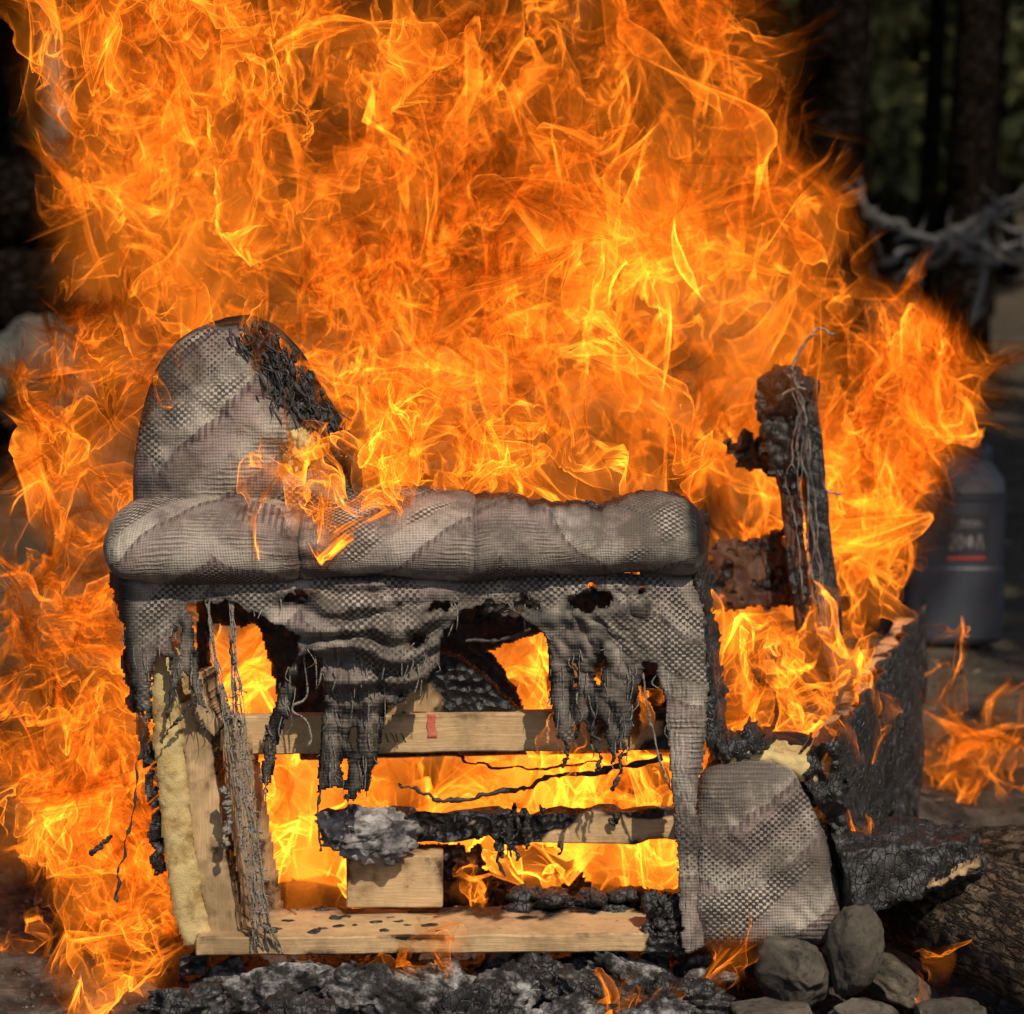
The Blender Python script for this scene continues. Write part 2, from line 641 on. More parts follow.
M['stone'] = make_stone()
M['palestone'] = simple('pale_stone', [(.3, (.04, .037, .033)), (.7, (.10, .092, .08))], 6, .9, .01, 22)
M['thread'] = simple('burnt_thread', [(.38, (.02, .017, .015)), (.50, (.24, .205, .165)), (.60, (.11, .09, .075)), (.72, (.03, .025, .02))], 240, .85, .0006, 500)
M['blackthread'] = simple('sooty_thread', [(.3, (.006, .005, .005)), (.8, (.05, .042, .036))], 120, .6, .001, 400)
M['wool'] = simple('scorched_batting', [(.36, (.03, .027, .026)), (.48, (.20, .175, .165)), (.66, (.44, .40, .37))], 30, .95, .006, 130)
M['wire'] = simple('grey_wire', [(.35, (.03, .026, .022)), (.65, (.24, .21, .18))], 60, .5, .0005)
M['red'] = simple('red_paint', [(.35, (.36, .045, .032)), (.6, (.46, .12, .07)), (.7, (.42, .22, .11))], 90, .8, .0005)
M['ink'] = simple('dark_ink', [(.3, (.03, .025, .02)), (.7, (.06, .05, .04))], 60, .8, .0005)


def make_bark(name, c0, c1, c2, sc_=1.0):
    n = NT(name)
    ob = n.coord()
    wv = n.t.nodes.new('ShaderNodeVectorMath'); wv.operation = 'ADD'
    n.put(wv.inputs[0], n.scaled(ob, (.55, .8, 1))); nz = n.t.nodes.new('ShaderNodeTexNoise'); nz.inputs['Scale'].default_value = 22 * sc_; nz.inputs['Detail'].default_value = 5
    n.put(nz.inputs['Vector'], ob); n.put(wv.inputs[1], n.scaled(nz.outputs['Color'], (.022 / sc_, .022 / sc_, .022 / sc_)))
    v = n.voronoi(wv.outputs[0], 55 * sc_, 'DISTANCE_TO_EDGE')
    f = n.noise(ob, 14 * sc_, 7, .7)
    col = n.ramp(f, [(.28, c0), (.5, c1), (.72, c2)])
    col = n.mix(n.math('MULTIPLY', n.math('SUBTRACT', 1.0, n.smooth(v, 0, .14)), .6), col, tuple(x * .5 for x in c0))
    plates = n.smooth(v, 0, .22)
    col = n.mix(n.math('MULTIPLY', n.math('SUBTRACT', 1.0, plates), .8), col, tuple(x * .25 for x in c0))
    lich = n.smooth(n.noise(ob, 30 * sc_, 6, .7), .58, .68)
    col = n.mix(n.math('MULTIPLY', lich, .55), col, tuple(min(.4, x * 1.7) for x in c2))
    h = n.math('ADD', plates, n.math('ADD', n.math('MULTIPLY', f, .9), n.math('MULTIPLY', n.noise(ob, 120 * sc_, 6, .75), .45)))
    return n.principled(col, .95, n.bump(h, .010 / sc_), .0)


def make_log_bark():
    n = NT('log_bark')
    uv = n.coord('UV')
    ob = n.coord()
    warp = n.t.nodes.new('ShaderNodeVectorMath')
    warp.operation = 'ADD'
    nz = n.t.nodes.new('ShaderNodeTexNoise')
    nz.inputs['Scale'].default_value = 30
    nz.inputs['Detail'].default_value = 4
    n.put(nz.inputs['Vector'], ob)
    n.put(warp.inputs[0], uv)
    n.put(warp.inputs[1], n.scaled(nz.outputs['Color'], (.03, .012, 0)))
    w = warp.outputs[0]
    ridge = n.math('ABSOLUTE', n.math('SUBTRACT', n.noise(n.scaled(w, (14, 55, 1)), 1, 4, .6), .5))
    furrow = n.smooth(ridge, .0, .09)
    cross = n.smooth(n.math('ABSOLUTE', n.math('SUBTRACT', n.noise(n.scaled(w, (60, 30, 1)), 1, 4, .6), .5)), .0, .05)
    f = n.noise(ob, 22, 8, .75)
    col = n.ramp(f, [(.32, (.045, .029, .018)), (.48, (.115, .078, .050)), (.60, (.19, .135, .09)), (.72, (.28, .22, .16))])
    col = n.mix(n.smooth(n.noise(ob, 9, 5), .52, .66), col, (.16, .075, .038))
    col = n.mix(n.math('SUBTRACT', 1.0, n.math('MULTIPLY', furrow, n.math('ADD', .55, n.math('MULTIPLY', cross, .45)))), col, (.022, .015, .010))
    h = n.math('ADD', n.math('MULTIPLY', furrow, 1.0), n.math('ADD', n.math('MULTIPLY', cross, .4), n.math('MULTIPLY', n.noise(ob, 110, 7, .75), .8)))
    return n.principled(col, .93, n.bump(h, .008), .15)


M['bark'] = make_log_bark()
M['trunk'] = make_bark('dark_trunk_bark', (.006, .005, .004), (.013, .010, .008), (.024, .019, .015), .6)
M['birch'] = simple('pale_peeling_bark', [(.36, (.03, .027, .02)), (.5, (.30, .28, .24)), (.72, (.46, .43, .38))], 7, .8, .004, 30, stretch=(1, 1, .35))
M['stick'] = simple('grey_stick', [(.3, (.045, .041, .037)), (.7, (.13, .12, .108))], 12, .9, .002, 60)
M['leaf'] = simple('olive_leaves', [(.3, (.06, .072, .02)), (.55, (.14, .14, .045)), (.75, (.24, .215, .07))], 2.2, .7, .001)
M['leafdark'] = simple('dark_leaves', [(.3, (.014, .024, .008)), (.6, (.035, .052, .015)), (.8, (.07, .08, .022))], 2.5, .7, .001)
M['can'] = simple('blue_grey_plastic', [(.3, (.026, .031, .040)), (.7, (.038, .044, .053))], 5, .5, .0005)
M['canlight'] = simple('pale_plastic', [(.3, (.07, .07, .07)), (.7, (.10, .10, .095))], 5, .5, .0005)
M['label'] = simple('dark_label', [(.3, (.018, .018, .022)), (.7, (.03, .03, .034))], 8, .5, .0002)
M['white'] = simple('white_print', [(.3, (.13, .13, .125)), (.7, (.2, .2, .19))], 30, .6, .0002)


def make_ground():
    n = NT('forest_dirt')
    ob = n.coord()
    f = n.noise(ob, 1.3, 6, .6)
    g = n.noise(ob, 14, 7, .7)
    m = n.math('ADD', n.math('MULTIPLY', f, .5), n.math('MULTIPLY', g, .5))
    col = n.ramp(m, [(.36, (.022, .016, .011)), (.5, (.062, .047, .032)), (.64, (.10, .08, .057))])
    # ash and soot trodden in around the fire
    sx = n.sep(ob)
    d = n.math('SQRT', n.math('ADD', n.math('POWER', n.math('SUBTRACT', sx[0], .05), 2.0), n.math('POWER', n.math('SUBTRACT', sx[1], .45), 2.0)))
    near = n.math('SUBTRACT', 1.0, n.smooth(n.math('ADD', d, n.math('MULTIPLY', g, .6)), .95, 1.5))
    col = n.mix(n.math('MULTIPLY', near, .8), col, n.ramp(g, [(.42, (.016, .014, .013)), (.58, (.07, .065, .06)), (.70, (.19, .18, .17))]))
    return n.principled(col, .95, n.bump(g, .02), .15)


M['ground'] = make_ground()


def make_flame_mat(name, k, floor=0.10, col=(1.0, .185, .010), veil=(.955, .935, .915)):
    """glowing gas sheet: optically thin, so it shines brighter where it is seen edge on"""
    n = NT(name)
    ge = n.t.nodes.new('ShaderNodeNewGeometry')
    dot = n.t.nodes.new('ShaderNodeVectorMath')
    dot.operation = 'DOT_PRODUCT'
    n.put(dot.inputs[0], ge.outputs['Normal'])
    n.put(dot.inputs[1], ge.outputs['Incoming'])
    path = n.math('DIVIDE', n.attr('burn'), n.math('MAXIMUM', n.math('ABSOLUTE', dot.outputs['Value']), floor))
    em = n.t.nodes.new('ShaderNodeEmission')
    n.put(em.inputs[0], col)
    n.put(em.inputs[1], n.math('MULTIPLY', path, k))
    tr = n.t.nodes.new('ShaderNodeBsdfTransparent')
    n.put(tr.inputs[0], veil)
    ad = n.t.nodes.new('ShaderNodeAddShader')
    n.put(ad.inputs[0], tr.outputs[0])
    n.put(ad.inputs[1], em.outputs[0])
    n.put(n.out.inputs[0], ad.outputs[0])
    n.m.cycles.emission_sampling = 'NONE'
    return n.m


FIRE = make_flame_mat('fire', 0.088, .11, (1.0, .235, .016), (.93, .90, .87))

# ================================================================== SETTING
# ground: one sheet, rising to a wooded bank far behind
xs = np.concatenate([np.linspace(-60, -4, 15), np.linspace(-3.5, 3.5, 90), np.linspace(4, 60, 15)])
ys = np.concatenate([np.linspace(-40, -4.2, 10), np.linspace(-3.8, 4.5, 100), np.linspace(5, 16, 30), np.linspace(18, 80, 14)])
GX, GY = np.meshgrid(xs, ys)
gp = np.stack([GX.ravel(), GY.ravel(), np.zeros(GX.size)], 1)


def ground_z(p):
    z = 0.02 * fbm(p * 1.7, 3, 3) + 0.008 * fbm(p * 9, 3, 4) - .012
    z = z + 0.35 * np.maximum(0, p[..., 1] - 11) + .004 * np.maximum(0, p[..., 1] - 11) ** 2
    return z


gp[:, 2] = ground_z(gp)
gp[:, 2] = np.minimum(gp[:, 2], 24)
ground = mesh_obj('ground', gp, grid_faces(len(ys), len(xs)), M['ground'])
ground['kind'] = 'structure'


# ---------------------------------------------------------------- vegetation
def leaves(centres, radii, n, size, seed, flat=0.75):
    r = np.random.default_rng(seed)
    k = r.integers(0, len(centres), n)
    d = r.standard_normal((n, 3))
    d /= np.linalg.norm(d, axis=1)[:, None]
    rr = r.uniform(0.35, 1.0, n) ** .6
    p = np.asarray(centres)[k] + d * (rr * np.asarray(radii)[k])[:, None] * np.array([1, 1, flat])
    a = r.standard_normal((n, 3))
    a /= np.linalg.norm(a, axis=1)[:, None]
    b = np.cross(a, r.standard_normal((n, 3)))
    b /= np.linalg.norm(b, axis=1)[:, None]
    s = (size * r.uniform(.5, 1.3, n))[:, None]
    v = np.stack([p - a * s, p + b * s * .45, p + a * s, p - b * s * .45], 1).reshape(-1, 3)
    return v, np.arange(4 * n).reshape(n, 4)


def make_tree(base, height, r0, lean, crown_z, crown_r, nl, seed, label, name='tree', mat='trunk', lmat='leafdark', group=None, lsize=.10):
    r = np.random.default_rng(seed)
    base = np.array([base[0], base[1], float(ground_z(np.array([base[0], base[1], 0.])))])
    t = empty(name, base, label, 'tree', group)
    n = 26
    q = np.linspace(0, 1, n)
    path = base + np.stack([lean * q + .06 * np.sin(q * 5 + seed), .05 * np.sin(q * 4 + 2 * seed), q * height - .08], 1)
    rr = r0 * (1 - .72 * q) * (1 + .35 * np.exp(-q * height * 3))
    v, f = tube_arrays(path, rr, 18, seed)
    v = v + .05 * r0 * fbm(v * 9, 3, seed)[:, None]
    mesh_obj('trunk', v, f, M[mat], t)
    cs, rs, ps = [], [], []
    for k in range(9):
        z = crown_z + (height - crown_z) * (k + .3) / 9
        a = r.uniform(0, 6.28)
        i = min(n - 1, int(z / height * n))
        s = path[i]
        l = crown_r * r.uniform(.5, 1.0)
        e = s + np.array([math.cos(a) * l, math.sin(a) * l, r.uniform(.1, .6)])
        m_ = (s + e) / 2 + np.array([0, 0, .18])
        pth = spline([s, m_, e], 9)
        ps.append(tube_arrays(pth, np.linspace(rr[i] * .5, .012, 9), 6, seed + k))
        for w in (.5, .8, 1.05):
            cs.append(s + (e - s) * w + r.normal(0, .15, 3))
            rs.append(crown_r * r.uniform(.28, .5))
    v, f = join_arrays(ps)
    o = mesh_obj('limbs', v, f, M[mat], t)
    o['kind'] = 'stuff'
    v, f = leaves(cs, rs, nl, lsize, seed + 50)
    o = mesh_obj('crown', v, f, M[lmat], t, smooth=False)
    return t


def trunk_x(px, Y):
    return P(px, 200, Y)[0]


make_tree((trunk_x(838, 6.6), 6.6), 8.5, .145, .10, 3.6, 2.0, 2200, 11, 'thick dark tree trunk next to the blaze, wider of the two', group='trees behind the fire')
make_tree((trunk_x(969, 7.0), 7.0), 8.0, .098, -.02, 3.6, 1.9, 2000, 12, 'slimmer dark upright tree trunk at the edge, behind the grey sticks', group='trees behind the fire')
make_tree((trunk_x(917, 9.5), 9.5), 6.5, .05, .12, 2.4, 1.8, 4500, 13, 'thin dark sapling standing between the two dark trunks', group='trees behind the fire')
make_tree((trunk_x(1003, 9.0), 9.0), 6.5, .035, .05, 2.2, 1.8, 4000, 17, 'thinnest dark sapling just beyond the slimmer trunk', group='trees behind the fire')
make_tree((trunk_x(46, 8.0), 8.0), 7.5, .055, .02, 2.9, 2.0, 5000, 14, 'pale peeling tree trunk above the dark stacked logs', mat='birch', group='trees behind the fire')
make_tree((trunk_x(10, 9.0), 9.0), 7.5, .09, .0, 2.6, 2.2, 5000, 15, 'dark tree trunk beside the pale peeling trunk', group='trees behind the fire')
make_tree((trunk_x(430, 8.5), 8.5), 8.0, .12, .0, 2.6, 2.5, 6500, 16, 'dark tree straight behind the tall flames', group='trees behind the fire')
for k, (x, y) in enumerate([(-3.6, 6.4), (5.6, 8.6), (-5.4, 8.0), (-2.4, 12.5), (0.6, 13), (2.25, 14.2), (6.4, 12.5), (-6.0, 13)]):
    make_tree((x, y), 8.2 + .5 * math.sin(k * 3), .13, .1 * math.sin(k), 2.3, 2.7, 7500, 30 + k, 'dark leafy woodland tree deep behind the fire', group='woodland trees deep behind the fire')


for k, (x, y, h, cz, cr, nl, lab_) in enumerate([(3.7, -1.5, 6.8, 4.0, 2.3, 3800, 'unseen broad tree added to shade the clearing beside the canister'), (-4.9, 1.9, 8.2, 3.9, 3.6, 15000, 'unseen broad tree added to shade the log stack'), (-1.9, 4.9, 8.5, 3.9, 3.4, 4500, 'unseen broad tree added to shade the wood behind the backrest flames')]):  # out-of-view trees, put in so their crowns shade the clearing behind the chair
    make_tree((x, y), h, .16, .1, cz, cr, nl, 90 + k, lab_, group='unseen shade trees round the clearing', lsize=.15)


def make_shrub(c, w, h, n, seed, label, lmat='leaf', size=.075):
    r = np.random.default_rng(seed)
    c = np.array([c[0], c[1], float(ground_z(np.array([c[0], c[1], 0.])))])
    t = empty('shrub', c, label, 'shrub', 'shrubs beyond the clearing')
    cs, rs, ps = [], [], []
    for k in range(9):
        e = c + np.array([r.uniform(-.5, .5) * w, r.uniform(-.4, .4) * w, h * r.uniform(.35, .95)])
        ps.append(tube_arrays(spline([c + np.array([0, 0, -.05]), (c + e) / 2 + r.normal(0, .08, 3), e], 8), np.linspace(.02, .006, 8), 5, k))
        cs.append(e)
        rs.append(r.uniform(.16, .30) * h)
    v, f = join_arrays(ps)
    o = mesh_obj('stems', v, f, M['trunk'], t)
    o['kind'] = 'stuff'
    v, f = leaves(cs, rs, n, size, seed)
    mesh_obj('foliage', v, f, M[lmat], t, smooth=False)


SHL = ['low olive shrub just beside the thick dark trunk', 'olive shrub behind the sapling between the two trunks', 'olive shrub at the frame edge past the slimmer trunk', 'tall dark shrub deep between the two dark trunks', 'tall olive shrub deep behind the slimmer trunk', 'dark shrub cut by the edge past the slimmer trunk', 'dark shrub behind the thick dark trunk', 'olive shrub behind the pale peeling trunk', 'dark shrub at the far edge behind the log stack', 'dark shrub between the pale trunk and the blaze']
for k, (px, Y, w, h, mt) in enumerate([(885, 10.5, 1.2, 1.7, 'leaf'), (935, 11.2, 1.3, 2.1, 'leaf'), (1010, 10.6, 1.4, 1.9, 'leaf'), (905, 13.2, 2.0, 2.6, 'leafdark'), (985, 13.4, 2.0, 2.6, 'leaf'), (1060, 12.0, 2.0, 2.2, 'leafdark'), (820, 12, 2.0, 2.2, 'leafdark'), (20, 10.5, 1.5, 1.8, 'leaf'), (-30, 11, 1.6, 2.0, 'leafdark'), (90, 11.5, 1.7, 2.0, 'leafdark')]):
    make_shrub((trunk_x(px, Y), Y), w, h, 2600, 70 + k, SHL[k], mt)
r = np.random.default_rng(9)
cs = [(r.uniform(-14, 14), r.uniform(14.5, 19), 0) for k in range(60)]
cs = [(a, b, float(ground_z(np.array([a, b, 0.]))) + r.uniform(.3, 3.2)) for a, b, _ in cs]
v, f = leaves(cs, [1.5] * 60, 36000, .16, 5)
o = mesh_obj('undergrowth', v, f, M['leafdark'], smooth=False)
tag(o, 'dense dark undergrowth closing off the wood behind', 'undergrowth', kind='stuff')


# ---------------------------------------------------------------- logs
def make_log(name, A, B, r, mat, seed, label, cat='log', amp=.10, group=None, nu=90, nv=44, squash=1.0, ends='wood', freq=6):
    A, B = np.array(A, float), np.array(B, float)
    L = np.linalg.norm(B - A)
    ex = (B - A) / L
    e1 = np.cross(ex, [0, 0, 1.0])
    e1 /= np.linalg.norm(e1)
    e2 = np.cross(e1, ex)
    t = np.linspace(0, 1, nu)
    a = np.linspace(0, 2 * math.pi, nv, endpoint=False)
    T, Aa = np.meshgrid(t, a, indexing='ij')
    p0 = np.stack([T * L * freq, np.cos(Aa) * r * freq * 2, np.sin(Aa) * r * freq * 2], -1)
    d = 1 + amp * fbm(p0 * .7, 2, seed) + amp * .5 * np.abs(fbm(p0 * 3.2, 3, seed + 4))
    rr = r * d * np.where((T < 1e-6) | (T > 1 - 1e-6), .93, 1.0)
    v = A + T[..., None] * L * ex + rr[..., None] * (np.cos(Aa)[..., None] * e1 + np.sin(Aa)[..., None] * e2 * squash)
    v = v.reshape(-1, 3)
    f = [tuple(q) for q in grid_faces(nu, nv, True)]
    t_ = empty(name, (A + B) / 2 - np.array([0, 0, r]), label, cat, group)
    mesh_obj('bark', v, f, M[mat], t_, uv=np.stack([(T * L).ravel(), (Aa * r).ravel()], 1))
    for end, c, sgn in ((0, A, -1), (nu - 1, B, 1)):
        ring = v[end * nv:(end + 1) * nv]
        vv = np.concatenate([ring, [ring.mean(0) + ex * sgn * .006]])
        ff = [(i, (i + 1) % nv, nv) if sgn < 0 else ((i + 1) % nv, i, nv) for i in range(nv)]
        mesh_obj('cut_end', vv, ff, M['char'] if ends == 'char' else M['oldwood'], t_, char=np.zeros(len(vv)), uv=vv[:, [0, 2]])
    return t_


big = make_log('fallen_log', P(915, 890, .20), P(1120, 985, -.22), .080, 'bark', 3, 'thick brown bark log lying beside the chair, pointing to the viewer', amp=.14)
make_log('fallen_log', P(950, 868, .45), P(1120, 862, .25), .058, 'bark', 8, 'thinner bark log lying behind the thick brown one', amp=.12)
for k, (z, Y, r_, off) in enumerate([(.15, 5.2, .155, 0), (.15, 5.55, .15, .3), (.44, 5.3, .15, -.1), (.72, 5.35, .14, .05), (.16, 4.88, .14, -.3)]):
    x1 = P(88, 300, Y)[0] + off * .3
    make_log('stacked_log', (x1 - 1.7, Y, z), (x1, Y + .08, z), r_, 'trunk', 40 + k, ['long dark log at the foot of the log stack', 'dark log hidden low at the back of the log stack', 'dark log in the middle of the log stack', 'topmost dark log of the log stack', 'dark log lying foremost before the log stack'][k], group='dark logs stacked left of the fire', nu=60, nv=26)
rock('boulder', P(38, 378, 4.5) + np.array([0, 0, 0]), (.15, .15, .15), M['palestone'], 4, amp=.3)
b_ = bpy.data.objects['boulder']
tag(b_, 'pale grey boulder leaning on the dark log stack', 'rock')

# charred half-burnt log: wedge with a flat ash-grey top
v, f = box_grid((0, 0, 0), (1, 1, 1), (46, 20, 16))
q = v.copy()
L_ = .185
tap = 1 - .45 * q[:, 0]
w = np.zeros_like(q)
A = P(846, 884, -.01)
ex = np.array([.98, .10, .16])
ex /= np.linalg.norm(ex)
ey = np.array([-.12, .99, 0.0])
ez = np.cross(ex, ey)
w = A + ex * (q[:, :1] * L_ * 1.02 * (1 + .05 * vnoise(q * 6, 2)[:, None])) + ey * ((q[:, 1:2] - .1) * .20 * tap[:, None]) + ez * ((q[:, 2:] - .5) * .095 * tap[:, None] * (1 - .2 * q[:, 1:2]))
w += .007 * np.stack([fbm(w * 30 + k * 9, 4, k) for k in range(3)], 1)
cell = np.abs(vnoise(w * 55, 21))
w += ez * (.006 * np.minimum(cell * 3, 1))[:, None]
cl = empty('charred_log', A, 'black half-burnt log with ash-grey top resting against the chair front', 'log')
mesh_obj('charred_wood', w, f, M['char'], cl, smooth=True)
SPLIT_PARENT = cl

# stones of the fire ring
stones = [
    ((853, 950), -.03, (.039, .045, .064), (.1, .16, .3), 1, 'upright egg-shaped brown stone under the chair front'),
    ((800, 975), -.02, (.050, .05, .062), (.2, -.5, .2), 2, 'angular grey stone leaning against the egg-shaped stone'),
    ((872, 1020), -.16, (.060, .05, .034), (0, .1, 0), 3, 'flat rounded stone below the egg-shaped stone'),
    ((950, 1022), -.20, (.060, .05, .026), (0, -.1, .5), 5, 'low flat stone in front of the thick log'),
    ((900, 985), .04, (.075, .05, .034), (0, .5, 0), 6, 'sloping grey stone between the egg-shaped stone and log'),
    ((768, 1018), -.14, (.060, .05, .024), (0, 0, .4), 7, 'low dark stone beneath the padded seat front'),
    ((736, 958), .12, (.09, .06, .035), (0, 0, .2), 9, 'low stone hidden under the seat front'),
]
for (px, py), Y, rr_, rot, sd, lab in stones:
    o = rock('ring_stone', P(px, py, Y), rr_, M['stone'], sd, rot, amp=.20 if sd > 1 else .08, freq=1.2, fine=.035, facets=14 if sd > 1 else 4)
    tag(o, lab, 'stone', 'stones of the fire ring')

# charcoal and ash under the chair
r = np.random.default_rng(21)
lumps = [(225, 998, .04, .050), (268, 992, -.02, .050), (318, 994, -.03, .05), (352, 992, -.06, .045), (395, 1000, -.05, .055), (448, 992, .00, .05), (500, 998, -.04, .05), (548, 992, -.02, .052),
         (598, 1000, -.06, .05), (585, 978, .05, .04), (640, 986, .0, .055), (690, 1004, -.07, .05), (700, 975, .06, .04), (190, 1006, -.06, .05), (470, 1018, -.13, .05), (300, 1020, -.13, .05), (560, 1022, -.13, .045), (650, 1022, -.14, .045), (380, 974, .08, .05), (500, 974, .09, .05)]
ORD = ['first', 'second', 'third', 'fourth', 'fifth', 'sixth', 'seventh', 'eighth', 'ninth', 'tenth', 'eleventh', 'twelfth', 'thirteenth', 'fourteenth']
lumps.sort()
for k, (px, py, Y, s) in enumerate(lumps):
    o = rock('charcoal_lump', P(px, py, Y), (s * r.uniform(.9, 1.4), s * r.uniform(.7, 1), s * r.uniform(.45, .75)), M['ash'] if k % 3 else M['char'], 100 + k, tuple(r.uniform(-.5, .5, 3)), amp=.32, freq=2.4, blocky=.3, fine=.10, facets=7)
    tag(o, ORD[k - k // 3 - 1] + ' ash-grey charcoal lump from the left in the bed under the chair' if k % 3 else ORD[k // 3] + ' glossy black charcoal lump from the left in the bed under the chair', 'charcoal', 'charcoal lumps under the chair')
# loose ash, cinders and grit
n = 9000
p = np.stack([r.normal(0, .62, n), r.normal(.2, .38, n), np.zeros(n)], 1)
p[:, 2] = ground_z(p)
s = r.uniform(.0015, .006, n) * (1 + (r.uniform(0, 1, n) > .97) * 1.0)
base = np.array([(1, 0, -.4), (-.5, .87, -.4), (-.5, -.87, -.4), (0, 0, .9)])
v = (p[:, None, :] + s[:, None, None] * (base[None] * r.uniform(.5, 1.4, (n, 4, 3)) + r.normal(0, .25, (n, 4, 3)))).reshape(-1, 3)
fb = np.array([(0, 1, 3), (1, 2, 3), (2, 0, 3), (0, 2, 1)])
f = (fb[None] + 4 * np.arange(n)[:, None, None]).reshape(-1, 3)
M['cinder'] = simple('cinder_grit', [(.35, (.010, .009, .008)), (.55, (.05, .046, .042)), (.75, (.16, .15, .14))], 9, .9, .002)
tag(mesh_obj('cinders', v, f, M['cinder'], smooth=False), 'loose grey ash and black cinders strewn round the fire', 'cinders', kind='stuff')

# brushwood
r = np.random.default_rng(33)
sticks = [((866, 212), (1000, 266)), ((900, 278), (1045, 178)), ((858, 182), (884, 266)), ((925, 268), (1040, 192)), ((985, 212), (1065, 244)), ((980, 268), (1055, 222)), ((948, 236), (1045, 268)), ((876, 266), (992, 220)), ((960, 262), (1060, 255)),
          ((872, 258), None), ((912, 262), None), ((984, 246), None), ((1030, 230), None)]
for k, (a, b) in enumerate(sticks):
    Y = 5.6 + .03 * (k % 5)
    p0 = P(*a, Y)
    p1 = P(*b, Y + r.uniform(-.25, .25)) if b else np.array([p0[0] + r.uniform(-.08, .08), Y, -.02])
    n_ = 26
    q_ = np.linspace(0, 1, n_)[:, None]
    pth = p0 + (p1 - p0) * q_ + np.array([0, 0, .05]) * np.sin(q_ * math.pi) * r.uniform(-.6, .6)
    pth = pth + .016 * np.stack([fbm(np.stack([np.arange(n_) * .35, np.full(n_, k * 3.7 + m_ * 5), np.zeros(n_)], 1), 3, m_) for m_ in range(3)], 1)
    rr_ = np.linspace(.013, .004, n_) * r.uniform(.7, 1.2)
    prt = [tube_arrays(pth, rr_, 6, k, .3)]
    for m_ in range(4):
        i = r.integers(5, n_ - 3)
        e_ = pth[i] + np.array([r.uniform(-.12, .12), r.uniform(-.06, .06), r.uniform(-.05, .12)])
        prt.append(tube_arrays(spline([pth[i], (pth[i] + e_) / 2 + r.normal(0, .01, 3), e_], 8), np.linspace(rr_[i] * .6, .0015, 8), 5, k))
    v, f = join_arrays(prt)
    tag(mesh_obj('dead_branch', v, f, M['stick']), 'grey dead branch in the brush tangle before the slimmer trunk' if b else 'upright grey stick propping the brush tangle before the slimmer trunk', 'branch', 'dead branches of the brush tangle')

# leaf litter and twigs on the ground of the clearing
r = np.random.default_rng(55)
n = 9000
p = np.stack([r.uniform(-3.5, 4, n), 1.0 + 8.5 * r.uniform(0, 1, n) ** 1.3, np.zeros(n)], 1)
p[:, 2] = ground_z(p) + .004
th = r.uniform(0, 6.28, n)
s_ = r.uniform(.005, .017, n)
a = np.stack([np.cos(th), np.sin(th), r.normal(0, .25, n)], 1) * s_[:, None]
b = np.stack([-np.sin(th), np.cos(th), r.normal(0, .25, n)], 1) * (s_ * r.uniform(.1, .6, n))[:, None]
up = np.array([0, 0, 1.0]) * (s_ * .3)[:, None]
v = np.stack([p - a, p + b + up, p + a + up * .5, p - b], 1).reshape(-1, 3)
tag(mesh_obj('leaf_litter', v, np.arange(4 * n).reshape(n, 4), simple('dry_litter', [(.3, (.03, .02, .012)), (.5, (.10, .07, .04)), (.7, (.20, .15, .09))], 3.0, .9, .001), smooth=False), 'brown leaf litter and twigs scattered over the clearing floor', 'leaf litter', kind='stuff')

# ---------------------------------------------------------------- plastic canister
cb = GP(950, 636, 0.0)
can = empty('canister', cb, 'blue-grey plastic canister with dark label standing behind the flames', 'canister')
s = (CAMP[1] * -1 + cb[1]) / F


def rrect(w, d, r_, n=8):
    o = []
    for cx, cy, a0 in ((w / 2 - r_, d / 2 - r_, 0), (-w / 2 + r_, d / 2 - r_, 90), (-w / 2 + r_, -d / 2 + r_, 180), (w / 2 - r_, -d / 2 + r_, 270)):
        for k in range(n + 1):
            a = rad(a0 + 90 * k / n)
            o.append((cx + r_ * math.cos(a), cy + r_ * math.sin(a)))
    return np.array(o)


def loft_rr(levels, name, mat, parent, off=(0, 0)):
    vs_ = []
    for z, w, d, r_ in levels:
        q_ = rrect(w, d, r_)
        vs_.append(np.concatenate([q_ + np.array(off), np.full((len(q_), 1), z)], 1))
    n_ = len(vs_[0])
    v_ = np.concatenate(vs_) + cb
    f_ = [tuple(q) for q in grid_faces(len(levels), n_, True)] + [tuple(range(n_))[::-1], tuple(range((len(levels) - 1) * n_, len(levels) * n_))]
    o_ = mesh_obj(name, v_, f_, mat, parent, smooth=False)
    return o_


W_, H_ = 98 * s, 192 * s
loft_rr([(0, W_ * .96, .15, .03), (.012, W_, .16, .022), (H_ * .40, W_, .16, .022), (H_ * .41, W_ * .985, .155, .022), (H_ * .76, W_ * .985, .155, .022), (H_ * .77, W_, .16, .022), (H_ * .80, W_, .16, .022)], 'body', M['can'], can)
loft_rr([(H_ * .80 + .002, W_ * .99, .158, .035), (H_ * .87, W_ * .96, .15, .04), (H_ * .95, W_ * .72, .12, .04), (H_ * .985, W_ * .5, .09, .03)], 'shoulder', M['canlight'], can)
v, f = tube_arrays(cb + np.stack([.06 * np.cos(np.linspace(0, math.pi, 18)), np.zeros(18), H_ * .96 + .04 * np.sin(np.linspace(0, math.pi, 18))], 1), .011, 10)
mesh_obj('handle', v, f, M['canlight'], can)
v, f = tube_arrays(cb + np.stack([np.full(6, .055), np.full(6, -.02), H_ * .93 + np.linspace(0, .05, 6)], 1), [.022, .022, .022, .022, .021, .001], 16)
mesh_obj('cap', v, f, M['can'], can)


def can_plate(name, x0, x1, z0, z1, y, mat, parent):
    v_, f_ = box_grid((x0, y, z0), (x1, y + .002, z1), (1, 1, 1))
    return mesh_obj(name, v_ + cb, f_, mat, parent, smooth=False)


